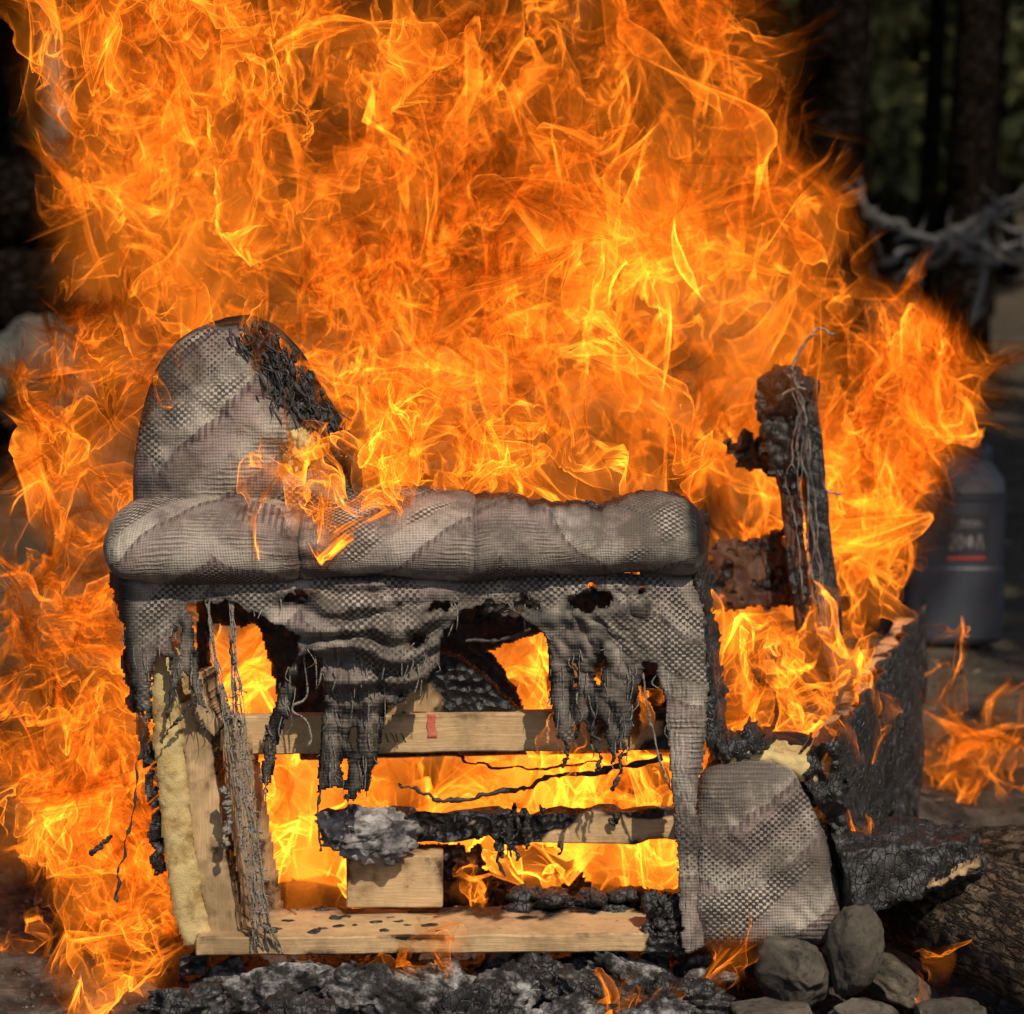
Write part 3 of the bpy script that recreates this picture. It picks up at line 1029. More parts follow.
lab = can_plate('label', -.028, .064, H_ * .46, H_ * .70, -.0795, M['label'], can)
can_plate('red_stripe', -.024, .058, H_ * .455, H_ * .468, -.0815, simple('red_print', [(.3, (.4, .04, .02)), (.7, (.5, .06, .03))], 20), lab)


def label_mark(path, r_):
    pth = cb + np.stack([np.array(path)[:, 0], np.full(len(path), -.0808), np.array(path)[:, 1]], 1)
    v_, f_ = tube_arrays(spline(pth, 24), r_, 6)
    v_[:, 1] = cb[1] - .0808 + (v_[:, 1] - cb[1] + .0808) * .25
    mesh_obj('print', v_, f_, M['white'], lab)


zc = H_ * .545
label_mark([(-.018, zc + .014), (-.008, zc + .016), (-.010, zc), (-.018, zc - .014), (-.006, zc - .015)], .0022)
a = np.linspace(0, 6.28, 12)
label_mark(list(zip(.004 + .006 * np.cos(a), zc + .014 * np.sin(a))), .0022)
label_mark(list(zip(.024 + .0035 * np.cos(a), zc + .010 * np.sin(a))), .0045)
label_mark([(.038, zc - .015), (.045, zc + .015), (.052, zc - .015)], .0026)
label_mark([(-.002, H_ * .645), (.008, H_ * .66), (.014, H_ * .645), (.024, H_ * .655), (.034, H_ * .648), (.046, H_ * .653)], .0024)
label_mark([(-.004, H_ * .625), (.02, H_ * .63), (.052, H_ * .635)], .0015)

# ================================================================== THE CHAIR
chair = empty('armchair', (0.0, .3, .05), 'burning upholstered armchair seen from its torn side, wooden frame laid bare', 'armchair')
FAB = M['fabric']

# ---- arm roll (padded arm top), lofted along x
kx = [100, 104, 112, 128, 150, 200, 260, 292, 301, 312, 345, 420, 468, 475, 484, 520, 560, 600, 640, 660, 678, 690, 698, 701]
kt = [546, 528, 514, 505, 501, 500, 499, 502, 507, 502, 498, 496, 498, 501, 498, 499, 501, 502, 497, 495, 497, 503, 516, 530]
kb = [552, 566, 576, 582, 584, 583, 581, 581, 582, 580, 577, 578, 580, 582, 580, 578, 576, 574, 574, 575, 577, 576, 568, 556]
nx, nt = 420, 66
xx = np.linspace(100, 701, nx)
ct, cbm = np.interp(xx, kx, kt), np.interp(xx, kx, kb)
sm = np.ones(5) / 5
ct = np.convolve(np.pad(ct, 2, 'edge'), sm, 'valid')
cbm = np.convolve(np.pad(cbm, 2, 'edge'), sm, 'valid')
top, bot = PA(xx, ct, .06), PA(xx, cbm, .0)
zc_, rz = (top[:, 2] + bot[:, 2]) / 2, (top[:, 2] - bot[:, 2]) / 2
ry = .105 * np.clip(rz / rz.max() * 1.15, 0, 1)
crs = 1 - .13 * np.exp(-((xx - 301) / 5.0) ** 2) - .045 * np.exp(-((xx - 475) / 4.0) ** 2)
cutn = fbm(np.stack([xx * .05, np.zeros(nx), np.zeros(nx)], 1), 4, 8)
tmax = np.where(xx < 455, 150, 150 - (150 - 92) * sstep(455, 490, xx))
tmax = tmax + np.where(xx > 470, cutn * 16 - 10 * np.exp(-((xx - 590) / 30) ** 2), cutn * 5)
tmax = np.where(xx > 660, tmax + 25 * sstep(660, 690, xx), tmax)
T_ = np.linspace(0, 1, nt)
th = np.radians(-95 + (tmax[:, None] + 95) * T_[None, :])
cy, sy = np.cos(th), np.sin(th)
ex_ = .85
yy = .06 - ry[:, None] * crs[:, None] * np.sign(cy) * np.abs(cy) ** ex_
zz = zc_[:, None] + rz[:, None] * crs[:, None] * np.sign(sy) * np.abs(sy) ** ex_
xw = PA(xx, (ct + cbm) / 2, .0)[:, 0][:, None] + SK * np.maximum(yy, 0) * 0
v = np.stack([np.broadcast_to(xw, yy.shape), yy, zz], -1).reshape(-1, 3)
v = v + .006 * np.stack([fbm(v * 9 + 5 * k, 2, k) for k in range(3)], 1) + .0007 * np.stack([fbm(v * np.array([26, 40, 40]) + 5 * k, 3, k + 4) for k in range(3)], 1)
# pulled wrinkles running towards the seam
wr = np.exp(-((xx - 301) / 40) ** 2)[:, None] * np.sin((zz - zc_[:, None]) * 260 + np.abs(xx[:, None] - 301) * .05) * .0022
v[:, 1] -= wr.ravel()
ch = np.exp(-((tmax[:, None] - np.degrees(th)) / 9.0)) * (xx[:, None] > 430) * 1.0 + .55 * np.exp(-((tmax[:, None] - np.degrees(th)) / 20.0)) * (xx[:, None] > 430)
ch = np.maximum(ch, sstep(672, 695, xx)[:, None] * sstep(-60, 40, np.degrees(th)) * 1.2)
ch = np.maximum(ch, .9 * np.exp(-((np.degrees(th) + 95) / 22.0)))  # darker along the tucked underside of the roll
ch = np.maximum(ch, .6 * sstep(75, 110, np.degrees(th)) * np.ones_like(ch))
ch = np.maximum(ch, .55 * np.exp(-((xx - 301) / 3.5) ** 2)[:, None] * np.ones_like(ch))  # darker line in the seam crease
uv = np.stack([np.broadcast_to(xw, yy.shape), .62 * np.radians(1) * 0 + th * .075], -1).reshape(-1, 2)
o = mesh_obj('arm_cushion', v, grid_faces(nx, nt), FAB, chair, char=np.clip(ch, 0, 1).ravel(), uv=uv)
solidify(o, .006, -1)
o['label'] = 'grey-brown woven padded arm top, charred along its far edge'

# charred crust along the burnt edge
parts = []
for k in range(150):
    x = random.Random(k).uniform(476, 694)
    i = int(np.argmin(np.abs(xx - x)))
    p = v.reshape(nx, nt, 3)[i, -1]
    rr_ = random.Random(k + 500)
    c_, f_ = ico(1)
    d = 1 + .5 * fbm(c_ * 2 + k, 2, k)
    parts.append((p + c_ * d[:, None] * rr_.uniform(.002, .0075) * np.array([1.3, 1, .8]) + np.array([0, rr_.uniform(-.004, .004), rr_.uniform(-.002, .003)]), f_))
vv, ff = join_arrays(parts)
mesh_obj('charred_crust', vv, ff, M['char'], chair)['kind'] = 'stuff'

# ---- torn side panel: cloth grid in the arm's plane, holes cut out
STEP = 1.6
gx = np.arange(104, 712, STEP)
gy = np.arange(572, 962, STEP)
GXp, GYp = np.meshgrid(gx, gy)
pt = np.stack([GXp.ravel(), GYp.ravel()], 1)
jit = np.stack([fbm(np.stack([pt[:, 0] * .11, pt[:, 1] * .11, np.zeros(len(pt))], 1), 3, 31), fbm(np.stack([pt[:, 0] * .11, pt[:, 1] * .11, np.ones(len(pt)) * 9], 1), 3, 37)], 1)
q = pt + jit * np.array([3.0, 4.5])
whole = [(108, 570), (690, 570), (702, 600), (709, 690), (704, 770), (697, 790), (702, 850), (704, 948), (681, 950), (678, 880), (675, 830), (669, 760),
         (664, 700), (654, 664), (644, 666), (636, 700), (628, 762), (621, 742), (614, 770), (606, 738), (599, 716), (592, 748), (584, 722), (576, 745), (566, 748), (556, 738), (549, 690), (551, 655), (535, 628), (508, 608), (484, 602), (462, 612), (442, 632), (440, 664), (422, 688), (404, 700), (388, 708),
         (379, 752), (366, 792), (352, 800), (334, 788), (317, 797), (319, 740), (324, 697), (318, 661), (308, 648), (301, 660), (294, 700), (279, 745), (268, 794), (261, 782), (262, 742), (280, 690), (296, 652), (298, 640), (266, 620), (240, 606), (222, 600), (204, 600), (190, 604),
         (196, 650), (208, 716), (196, 704), (186, 676), (176, 694), (168, 658), (156, 650), (152, 700), (150, 744), (141, 738), (132, 690), (122, 630)]
sd = sdist(q, whole)
for (cx, cy_, a_, b_, rot) in [(590, 600, 20, 10, -.1), (527, 604, 14, 6, .5), (443, 606, 13, 3.5, -.25), (297, 598, 12, 3, .1), (640, 589, 4, 2.5, 0), (200, 607, 9, 3, 0), (178, 640, 3, 14, .1), (354, 735, 3.5, 12, .1), (600, 668, 3, 16, .05), (575, 676, 2.5, 12, 0), (418, 640, 6, 3, 0), (345, 770, 3, 9, 0)]:
    dx, dy = q[:, 0] - cx, q[:, 1] - cy_
    u_ = (dx * math.cos(rot) + dy * math.sin(rot)) / a_
    w_ = (-dx * math.sin(rot) + dy * math.cos(rot)) / b_
    sd = np.minimum(sd, (np.sqrt(u_ * u_ + w_ * w_) - 1) * min(a_, b_))
# moth-eaten lower lobes
low = sstep(650, 740, pt[:, 1]) * (pt[:, 0] < 664)
mo = fbm(np.stack([pt[:, 0] * .16, pt[:, 1] * .07, np.zeros(len(pt)) + 4], 1), 3, 61)
sd = np.where((mo * low > .95), -1, sd)
x_, y_ = pt[:, 0], pt[:, 1]
Yd = -.006 + .0 * x_
ctr = np.exp(-(((x_ - 365) / 75) ** 2 + ((y_ - 648) / 55) ** 2))
gat = np.sin((y_ - 600) * 2 * math.pi / 25 + .9 * fbm(np.stack([x_ * .02, y_ * .02, 0 * x_], 1), 2, 71) * 3 + ((x_ - 365) / 60) ** 2)
Yd += -ctr * (.042 + .018 * gat)
puf = fbm(np.stack([x_ * .055, y_ * .075, 0 * x_], 1), 2, 77)
Yd += -ctr * .012 * puf
lob = sstep(630, 720, y_)
Yd += lob * .0048 * np.sin(x_ * 2 * math.pi / 21 + .7 * np.sin(y_ * .03) + 2 * fbm(np.stack([x_ * .01, y_ * .012, 0 * x_], 1), 2, 5)) * (x_ < 665)
drp = np.exp(-((y_ - 622 + .00075 * (x_ - 500) ** 2) / 9) ** 2) * ((x_ > 400) & (x_ < 650))
Yd += -.010 * drp
rt = np.exp(-(((x_ - 600) / 55) ** 2 + ((y_ - 640) / 60) ** 2))
Yd += -rt * (.010 + .0032 * np.sin((x_ - .6 * y_) * .30 + 2.5 * puf)) + .0016 * np.sin(x_ * 1.25 + 1.5 * puf) * lob
lf = np.exp(-((x_ - 150) / 50) ** 2) * sstep(600, 720, y_)
Yd += lf * .004 * np.sin(x_ * .5 + 2 * np.sin(y_ * .03))
Yd += .0035 * fbm(np.stack([x_ * .03, y_ * .03, 0 * x_ + 3], 1), 3, 15)
Yd += .055 * sstep(300, 265, x_) * sstep(650, 790, y_) * (x_ > 215)          # the loose strip swings inward
band = sstep(655, 668, x_) * sstep(600, 640, y_)
Yd += -.010 * band * np.sin(np.clip((x_ - 660) / 48, 0, 1) * math.pi)
topw = sstep(585, 572, y_)
Yd += .02 * topw
# left edge wraps round the corner
Yd += .05 * sstep(126, 108, x_ - .11 * (y_ - 575)) ** 2
v = PA(x_ + 1.5 * jit[:, 0] * lob, y_, Yd)
fq = grid_faces(len(gy), len(gx))
keep = (sd[fq] > 0).all(1)
ch = np.exp(-np.maximum(sd, 0) / 5.0) * .7 + .20 * lob * (x_ < 664) + .06 * rt + .15 * fbm(np.stack([x_ * .03, y_ * .03, 0 * x_], 1), 3, 19)
ch = np.maximum(ch, .5 * drp * (x_ > 440))
ch = np.where(x_ > 666, ch * .55, ch)
ch = np.where((y_ < 600) & (sd > 4), ch * .5 + .35 * np.exp(-(y_ - 572) / 6), ch)  # cover darker along its top, just below the arm roll
ch = np.maximum(ch, .7 * sstep(140, 120, x_ - .11 * (y_ - 575)))
uv = np.stack([x_ * PX, -y_ * PX], 1)
v2, f2, ch2, uv2 = drop_unused(v, fq[keep], np.clip(ch, 0, 1), uv)
side = mesh_obj('torn_side_cover', v2, f2, FAB, chair, char=ch2, uv=uv2)
solidify(side, .0028, 0)
fr = []
r = np.random.default_rng(88)
vi = np.where((np.abs(sd - 1.5) < 1.6) & (x_ < 668) & (y_ > 600) & (y_ < 800))[0]
for k in r.choice(vi, 110):
    l = r.uniform(.005, .022) * (2.2 if r.random() < .12 else 1)
    p_ = v[k]
    fr.append(tube_arrays(spline([p_ + np.array([0, 0, .006]), p_ + np.array([r.normal(0, .004), r.uniform(-.006, .003), -l * .5]), p_ + np.array([r.normal(0, .004), r.uniform(-.006, .003), -l])], 8), np.linspace(1.1, .4, 8) * r.uniform(.0006, .0013), 5, int(k), .5))
for k in r.choice(np.where((sd > 4) & (y_ > 655) & (x_ < 660))[0], 90):        # single warp threads standing proud of the lobes
    p_ = v[k]
    l = r.uniform(.015, .05)
    fr.append(tube_arrays(spline([p_ + np.array([0, -.0025, l / 2]), p_ + np.array([r.normal(0, .0015), -.0035, 0]), p_ + np.array([r.normal(0, .003), -.0025, -l / 2])], 10), r.uniform(.0005, .0010), 5, int(k), .5))
vv, ff = join_arrays(fr)
mesh_obj('frayed_threads', vv, ff, M['thread'], chair)['kind'] = 'stuff'
side['label'] = 'grey woven side cover burnt into holes and hanging tatters'


# ---- hanging threads and strips
def thread_px(pts, Y, r_, seed, n=40, wob=.0025, knots=.5):
    Y = np.broadcast_to(np.asarray(Y, float), (len(pts),))
    p_ = spline(np.array([P(a, b, c) for (a, b), c in zip(pts, Y)]), n)
    i = np.arange(n)
    p_ = p_ + wob * np.stack([fbm(np.stack([i * .22, np.full(n, seed * 2.3 + k * 7.7), np.zeros(n)], 1), 3, k) for k in range(3)], 1)
    return tube_arrays(p_, np.asarray(r_) * np.ones(n), 6, seed, knots)


parts = []
r = np.random.default_rng(3)
for k in range(9):
    a = k / 8
    t0 = (207 + 5 * a + r.uniform(-1, 1), 600) if a < .42 else (229 + 8 * (a - .42), 600)
    pts = [t0, (t0[0] * .6 + (216 + 20 * a) * .4 + 2, 655), (223 + 21 * a, 715), (232 + 19 * a, 780), (243 + 17 * a, 850), (252 + 16 * a, 910), (250 + 32 * a, 952)]
    parts.append(thread_px(pts, [-.004, -.010, -.016, -.02, -.02, -.02, .0], r.uniform(.0009, .0015), k, 90, .0022, .7))
for k in range(55):       # cross threads still caught between the warp
    y0 = r.uniform(690, 935)
    a = r.uniform(0, .9)
    x0 = np.interp(y0, [655, 715, 780, 850, 910, 950], [216, 223, 232, 243, 252, 252]) + 17 * a
    parts.append(thread_px([(x0, y0), (x0 + r.uniform(3, 8), y0 + r.uniform(-4, 4)), (x0 + r.uniform(8, 13), y0 + r.uniform(-6, 6))], -.02, r.uniform(.0006, .0012), k, 8, .0015, .6))
vv, ff = join_arrays(parts)
o = mesh_obj('hanging_warp', vv, ff, M['thread'], chair)
o['kind'] = 'stuff'
o['label'] = 'bundle of scorched warp threads hanging to the bottom plank'

v, f = thread_px([(303, 650), (307, 690), (303, 700), (293, 705), (294, 712), (306, 720), (311, 738), (308, 745)], -.02, .0016, 4, 60, .001)
mesh_obj('loose_thread', v, f, M['thread'], chair)
v, f = thread_px([(465, 640), (500, 640), (534, 629)], .02, .0026, 6, 40, .002)
mesh_obj('loose_thread', v, f, M['blackthread'], chair)
v, f = thread_px([(642, 668), (650, 715), (660, 760), (672, 790)], -.005, .0016, 9, 50, .002)
mesh_obj('loose_thread', v, f, M['thread'], chair)
for k, (pts, rr_) in enumerate([([(141, 735), (137, 780), (130, 830), (120, 870), (117, 902)], .0018), ([(110, 838), (102, 846), (92, 853)], .0028), ([(196, 700), (180, 718), (160, 742)], .002),
                                ([(225, 790), (228, 815), (224, 850)], .005), ([(232, 640), (236, 700), (240, 740)], .0015), ([(170, 655), (172, 690), (168, 720)], .0022), ([(622, 740), (620, 768), (612, 790)], .0022),
                                ([(564, 735), (568, 752), (563, 766)], .002), ([(350, 795), (346, 820), (352, 832)], .002), ([(327, 700), (322, 760), (318, 815), (320, 850)], .0016), ([(590, 700), (594, 730), (600, 755), (597, 770)], .002)]):
    v, f = thread_px(pts, -.012, rr_, 20 + k, 50, .003, .8)
    mesh_obj('loose_thread', v, f, M['blackthread'] if k != 3 else M['thread'], chair)

# ---- rounded padded bodies: outline in the arm plane, rounded over and carried back
def padded(name, poly, Y0, depth, edge, mat, charf, seed, ztop=None, nr=26, na=170, skirt=14, slant=SK, bulge=.02, wr=.003, sq=6):
    poly = np.array(poly, float)
    c0 = poly.mean(0)
    pp = spline(np.concatenate([poly, poly[:1]]), na + 1)[:-1]
    rows, rel = [], []
    for k in range(1, nr + 1):
        s_ = (k / nr) ** .75
        rows.append(c0 + (pp - c0) * s_)
        rel.append(np.full(na, s_))
    pr = np.concatenate(rows)
    s_ = np.concatenate(rel)
    Y_ = Y0 + edge * (1 - np.sqrt(np.maximum(0, 1 - s_ ** sq))) - bulge * (1 - s_ ** 2)
    Y_ = Y_ + wr * fbm(np.stack([pr[:, 0] * .03, pr[:, 1] * .03, np.zeros(len(pr))], 1), 3, seed)
    v_ = PA(pr[:, 0], pr[:, 1], Y_)
    rim = v_[-na:]
    allv = [v_]
    for k in range(1, skirt + 1):
        t = depth * k / skirt
        allv.append(rim + np.array([slant * t, t, 0]) + .006 * np.stack([fbm(rim * 12 + k * .6 + 4 * m_, 2, seed + m_) for m_ in range(3)], 1))
    v_ = np.concatenate(allv)
    nrow = nr + skirt
    f_ = [tuple(q_) for q_ in grid_faces(nrow, na, True)]
    cpt = PA(c0[0], c0[1], Y0 - bulge)
    v_ = np.concatenate([v_, cpt[None]])
    f_ += [(len(v_) - 1, (i + 1) % na, i) for i in range(na)]
    px_ = np.concatenate([pr] + [pr[-na:]] * skirt + [c0[None]])
    dep = np.concatenate([np.zeros(len(pr))] + [np.full(na, depth * k / skirt) for k in range(1, skirt + 1)] + [np.zeros(1)])
    ch_ = charf(px_[:, 0], px_[:, 1], dep, fbm(v_ * 16, 4, seed))
    uv_ = np.stack([px_[:, 0] * PX + dep * .7, -px_[:, 1] * PX + dep], 1)
    return mesh_obj(name, v_, f_, mat, chair, char=np.clip(ch_, 0, 1), uv=uv_)


back_poly = [(136, 535), (133, 495), (134, 462), (139, 428), (147, 394), (160, 362), (180, 340), (205, 327), (232, 321), (257, 325), (277, 342), (297, 370), (317, 402), (337, 432), (350, 460), (350, 500), (342, 535), (240, 545)]


def back_char(x, y, d, n_):
    side_ = (x - 257) * .83 - (y - 325) * .555            # towards the burnt front edge
    c = sstep(-30, -4, side_ + 12 * n_) * 1.1
    c = np.maximum(c, .75 * sstep(.0, .03, d + .012 * n_))
    return np.maximum(c, .8 * sstep(332, 322, y + 5 * n_))


o = padded('backrest', back_poly, .045, .05, .05, FAB, back_char, 5, wr=.007)
o['label'] = 'rounded woven backrest wing, burnt black along its front edge'
# ragged burnt edge of the wing: curled flakes and bare foam
parts = []
for k in range(240):
    r_ = random.Random(k)
    t = r_.random()
    x, y = 258 + 88 * t + r_.uniform(-34, 10), 330 + 122 * t + r_.uniform(-14, 14)
    c_ = P(x, y, .036 + r_.uniform(-.008, .01))
    d_ = np.array([.35 + r_.uniform(-.5, .5), r_.uniform(-.35, .15), -.8 + r_.uniform(-.4, .4)])
    l = r_.uniform(.010, .034)
    pts = [c_, c_ + d_ * l * .5 + np.array([r_.gauss(0, .003), -.003, 0]), c_ + d_ * l + np.array([r_.gauss(0, .006), -.006 * r_.random(), r_.gauss(0, .004)])]
    parts.append(tube_arrays(spline(pts, 7), np.linspace(1.2, .3, 7) * r_.uniform(.0008, .0024), 5, k, .7))
vv, ff = join_arrays(parts)
mesh_obj('burnt_tatters', vv, ff, M['blackthread'], chair)['kind'] = 'stuff'
parts = []
for k in range(120):
    r_ = random.Random(k + 4000)
    t = r_.random()
    c_, f_ = ico(1)
    parts.append((P(262 + 86 * t + r_.uniform(-22, 10), 332 + 118 * t + r_.uniform(-10, 10), .036) + c_ * (1 + .5 * fbm(c_ * 2 + k, 2, k))[:, None] * r_.uniform(.002, .007) * np.array([.8, .6, 1.5]), f_))
vv, ff = join_arrays(parts)
mesh_obj('charred_flakes', vv, ff, M['char'], chair)['kind'] = 'stuff'
rock('bare_foam', P(298, 448, .035), (.022, .018, .026), M['foam'], 7, parent=chair, amp=.4, fine=.2)

front_poly = [(694, 800), (698, 780), (706, 769), (722, 764), (750, 760), (778, 763), (794, 772), (804, 792), (818, 820), (830, 852), (840, 890), (845, 918), (841, 938), (826, 946), (790, 948), (750, 950), (712, 951), (696, 948), (690, 936), (690, 900), (691, 850)]


def front_char(x, y, d, n_):
    c = .85 * sstep(.01, .05, d + .02 * n_)
    c = np.maximum(c, sstep(800, 832, x + 12 * n_ - .12 * (y - 780)) * sstep(905, 840, y) * .9)
    return np.maximum(c, .55 * sstep(942, 952, y + 4 * n_))


o = padded('seat_front_padding', front_poly, -.012, .16, .045, FAB, front_char, 12, wr=.006, bulge=.014, sq=12)
o['label'] = 'bulging woven padding at the lower front of the seat'

# ---- bare foam
def slab(name, poly, Y0, thick, mat, seed, rough=.002, charf=None, step=2.2, parent=None, jitpx=1.5, tilt=0.0, rel=.0):
    poly = np.array(poly, float)
    lo, hi = poly.min(0) - 4, poly.max(0) + 4
    gx_, gy_ = np.arange(lo[0], hi[0], step), np.arange(lo[1], hi[1], step)
    A_, B_ = np.meshgrid(gx_, gy_)
    p_ = np.stack([A_.ravel(), B_.ravel()], 1)
    z0 = np.zeros(len(p_))
    sd_ = sdist(p_ + jitpx * np.stack([fbm(np.stack([p_[:, 0] * .12, p_[:, 1] * .12, z0 + seed], 1), 3, seed), fbm(np.stack([p_[:, 0] * .12, p_[:, 1] * .12, z0 + seed + 7], 1), 3, seed)], 1), poly)
    f_ = grid_faces(len(gy_), len(gx_))
    f_ = f_[(sd_[f_] > 0).all(1)]
    Y_ = Y0 + tilt * (p_[:, 0] - poly[:, 0].mean()) * PX + rough * fbm(np.stack([p_[:, 0] * .05, p_[:, 1] * .05, z0], 1), 3, seed + 2)
    edge = np.exp(-np.maximum(sd_, 0) / 2.5)
    Y_ = Y_ + edge * min(.012, thick * .4) * (.25 if mat is M['wood'] else 1.0)
    v_ = PA(p_[:, 0], p_[:, 1], Y_)
    c_ = np.zeros(len(v_)) if charf is None else np.clip(charf(p_[:, 0], p_[:, 1], np.maximum(sd_, 0), fbm(np.stack([p_[:, 0] * .07, p_[:, 1] * .07, z0], 1), 4, seed + 9)), 0, 1)
    v_, f_, c_, uv_ = drop_unused(v_, f_, c_, np.stack([p_[:, 1] * PX, p_[:, 0] * PX], 1))
    n_ = len(v_)
    e_ = np.concatenate([f_[:, [0, 1]], f_[:, [1, 2]], f_[:, [2, 3]], f_[:, [3, 0]]])
    key = np.sort(e_, 1) @ np.array([1, n_ + 1])
    _, inv, cnt = np.unique(key, return_inverse=True, return_counts=True)
    be = e_[cnt[inv] == 1]
    wig = np.stack([fbm(v_ * 45 + 9 * q_, 2, seed + q_) for q_ in range(3)], 1) * min(rough, .006)
    mid = v_ + np.array([SK * thick * .5, thick * .5, 0]) + wig
    back = v_ + np.array([SK * thick, thick, 0]) - wig
    walls = np.concatenate([np.stack([be[:, 1], be[:, 0], be[:, 0] + n_, be[:, 1] + n_], 1), np.stack([be[:, 1], be[:, 0], be[:, 0] + n_, be[:, 1] + n_], 1) + n_])
    fall = np.concatenate([f_, f_[:, ::-1] + 2 * n_, walls])
    vall, fall, c_, uv_ = drop_unused(np.concatenate([v_, mid, back]), fall, np.concatenate([c_] * 3), np.concatenate([uv_, uv_ + .5 * thick, uv_ + thick]))
    o_ = mesh_obj(name, vall, fall, mat, parent or chair, char=c_, uv=uv_, smooth=True)
    m_ = o_.modifiers.new('split', 'EDGE_SPLIT')
    m_.split_angle = rad(50)
    return o_


slab('foam_edge', [(156, 648), (170, 654), (178, 700), (186, 760), (192, 830), (204, 900), (212, 936), (250, 950), (205, 956), (182, 946), (170, 905), (161, 830), (154, 760), (150, 690)], .020, .06, M['foam'], 3, .002)
slab('foam_strip', [(716, 752), (735, 746), (775, 752), (806, 756), (826, 770), (812, 790), (788, 772), (750, 762), (722, 768)], .03, .05, M['foam'], 4, .004)
slab('burnt_edge_strip', [(118, 640), (128, 650), (140, 720), (150, 745), (154, 800), (162, 845), (160, 875), (152, 876), (150, 850), (148, 800), (144, 765), (128, 712)], .02, .02, M['char'], 6, .008, jitpx=4)

# ---- wooden frame
W = M['wood']
charR = lambda a, b: (lambda u, d, h, n_: sstep(a, b, u + .12 * n_))
board('bottom_plank', P(196, 956, .0), P(684, 952, .0), .125, .026, W, chair, seed=1,
      charf=lambda u, d, h, n_: np.maximum(sstep(.55, 1.0, d * (h > .5) + .35 * n_) * (.35 + .8 * sstep(.35, .8, u)), sstep(.90, .97, u + .05 * n_)))
board('middle_rail', P(192, 756, .075), P(672, 750, .075), .024, .054, W, chair, seed=2,
      charf=lambda u, d, h, n_: .30 * sstep(.1, -.05, u + .05 * n_) + sstep(.88, 1.0, u + .1 * n_) * .8)
board('lower_rail', P(322, 848, .10), P(676, 842, .10), .04, .046, W, chair, seed=3, ragged=.006, eat=.55,
      charf=lambda u, d, h, n_: np.clip(1.15 - 1.6 * sstep(.45, .80, u + .22 * n_) + .9 * sstep(.75, 1.0, h) + .5 * sstep(.25, .0, h), 0, 1))
board('wood_block', P(346, 908, .085), P(443, 908, .085), .036, .076, W, chair, seed=4, charf=lambda u, d, h, n_: .12 + .2 * n_)
# left corner post built of several boards
slab('post_board', [(178, 704), (206, 694), (214, 740), (224, 820), (242, 934), (208, 938), (196, 880), (186, 790)], .03, .07, W, 8, .0008, jitpx=.6, charf=lambda x, y, s_, n_: .08 + .25 * n_ + .4 * np.exp(-s_ / 1.6))
slab('post_board', [(186, 676), (202, 672), (210, 706), (226, 724), (214, 738), (194, 722)], .016, .05, W, 9, .001, jitpx=.6, charf=lambda x, y, s_, n_: .1 + .5 * np.exp(-s_ / 1.6))
slab('post_board', [(218, 728), (250, 735), (262, 800), (282, 930), (246, 934), (228, 820)], .06, .02, W, 11, .0008, jitpx=.6, tilt=1.8, charf=lambda x, y, s_, n_: .2 + .2 * n_)
slab('gusset_block', [(372, 714), (402, 689), (436, 654), (456, 654), (492, 684), (522, 714)], .085, .02, W, 12, .001, jitpx=.8, charf=lambda x, y, s_, n_: .12 + .95 * sstep(695, 675, y + 6 * n_) + .8 * sstep(430, 450, x + 6 * n_))
# red crayon mark and pencil strokes on the middle rail
v, f = box_grid((0, 0, 0), (1, 1, 1), (6, 1, 10))
mk = PA(427 + (10 - 2 * v[:, 2]) * v[:, 0] + .8 * np.sin(v[:, 2] * 9), 738 - 24 * v[:, 2], .0738 - .0003 * v[:, 1])
mesh_obj('red_mark', mk, f, M['red'], chair)
for k in range(4):
    v, f = thread_px([(386 + 5 * k, 733), (388 + 5 * k + (k % 2) * 3, 742)], .0742, .0007, k, 6, .0003, 0)
    mesh_obj('pencil_stroke', v, f, M['ink'], chair)

# torn pale wood at the tip of the charred log
slab('split_wood', [(922, 886), (938, 876), (960, 866), (978, 860), (984, 866), (972, 874), (950, 882), (930, 892)], -.030, .03, W, 77, .004, jitpx=2.5, parent=SPLIT_PARENT, charf=lambda x, y, s_, n_: .25 + .3 * n_ + .5 * np.exp(-s_ / 1.5))

# inner panel, charred, with burnt-through windows
inner_poly = [(196, 588), (690, 588), (690, 712), (600, 716), (560, 700), (548, 690), (549, 657), (544, 632), (486, 652), (516, 690), (527, 712), (440, 716), (330, 718), (276, 718), (277, 700), (270, 665), (256, 627), (209, 627), (208, 718), (196, 718)]
slab('inner_panel', inner_poly, .20, .012, M['oldwood'], 14, .004, jitpx=2.0, charf=lambda x, y, s_, n_: .62 + .5 * np.exp(-s_ / 8) + .3 * n_)
slab('inner_panel', [(380, 846), (560, 850), (600, 900), (560, 908), (380, 908)], .24, .012, M['oldwood'], 15, .006, jitpx=5, charf=lambda x, y, s_, n_: .55 + .6 * n_)
# wire and burnt sticks across the opening
v, f = thread_px([(398, 786), (420, 790), (440, 800), (475, 798), (520, 790), (560, 776), (610, 770), (660, 760)], .13, np.linspace(.002, .0045, 90), 3, 90, .004, .6)
mesh_obj('spring_wire', v, f, M['blackthread'], chair)
v, f = thread_px([(455, 752), (480, 764), (540, 768), (600, 762)], .16, .0018, 5, 50, .004, .6)
mesh_obj('spring_wire', v, f, M['blackthread'], chair)
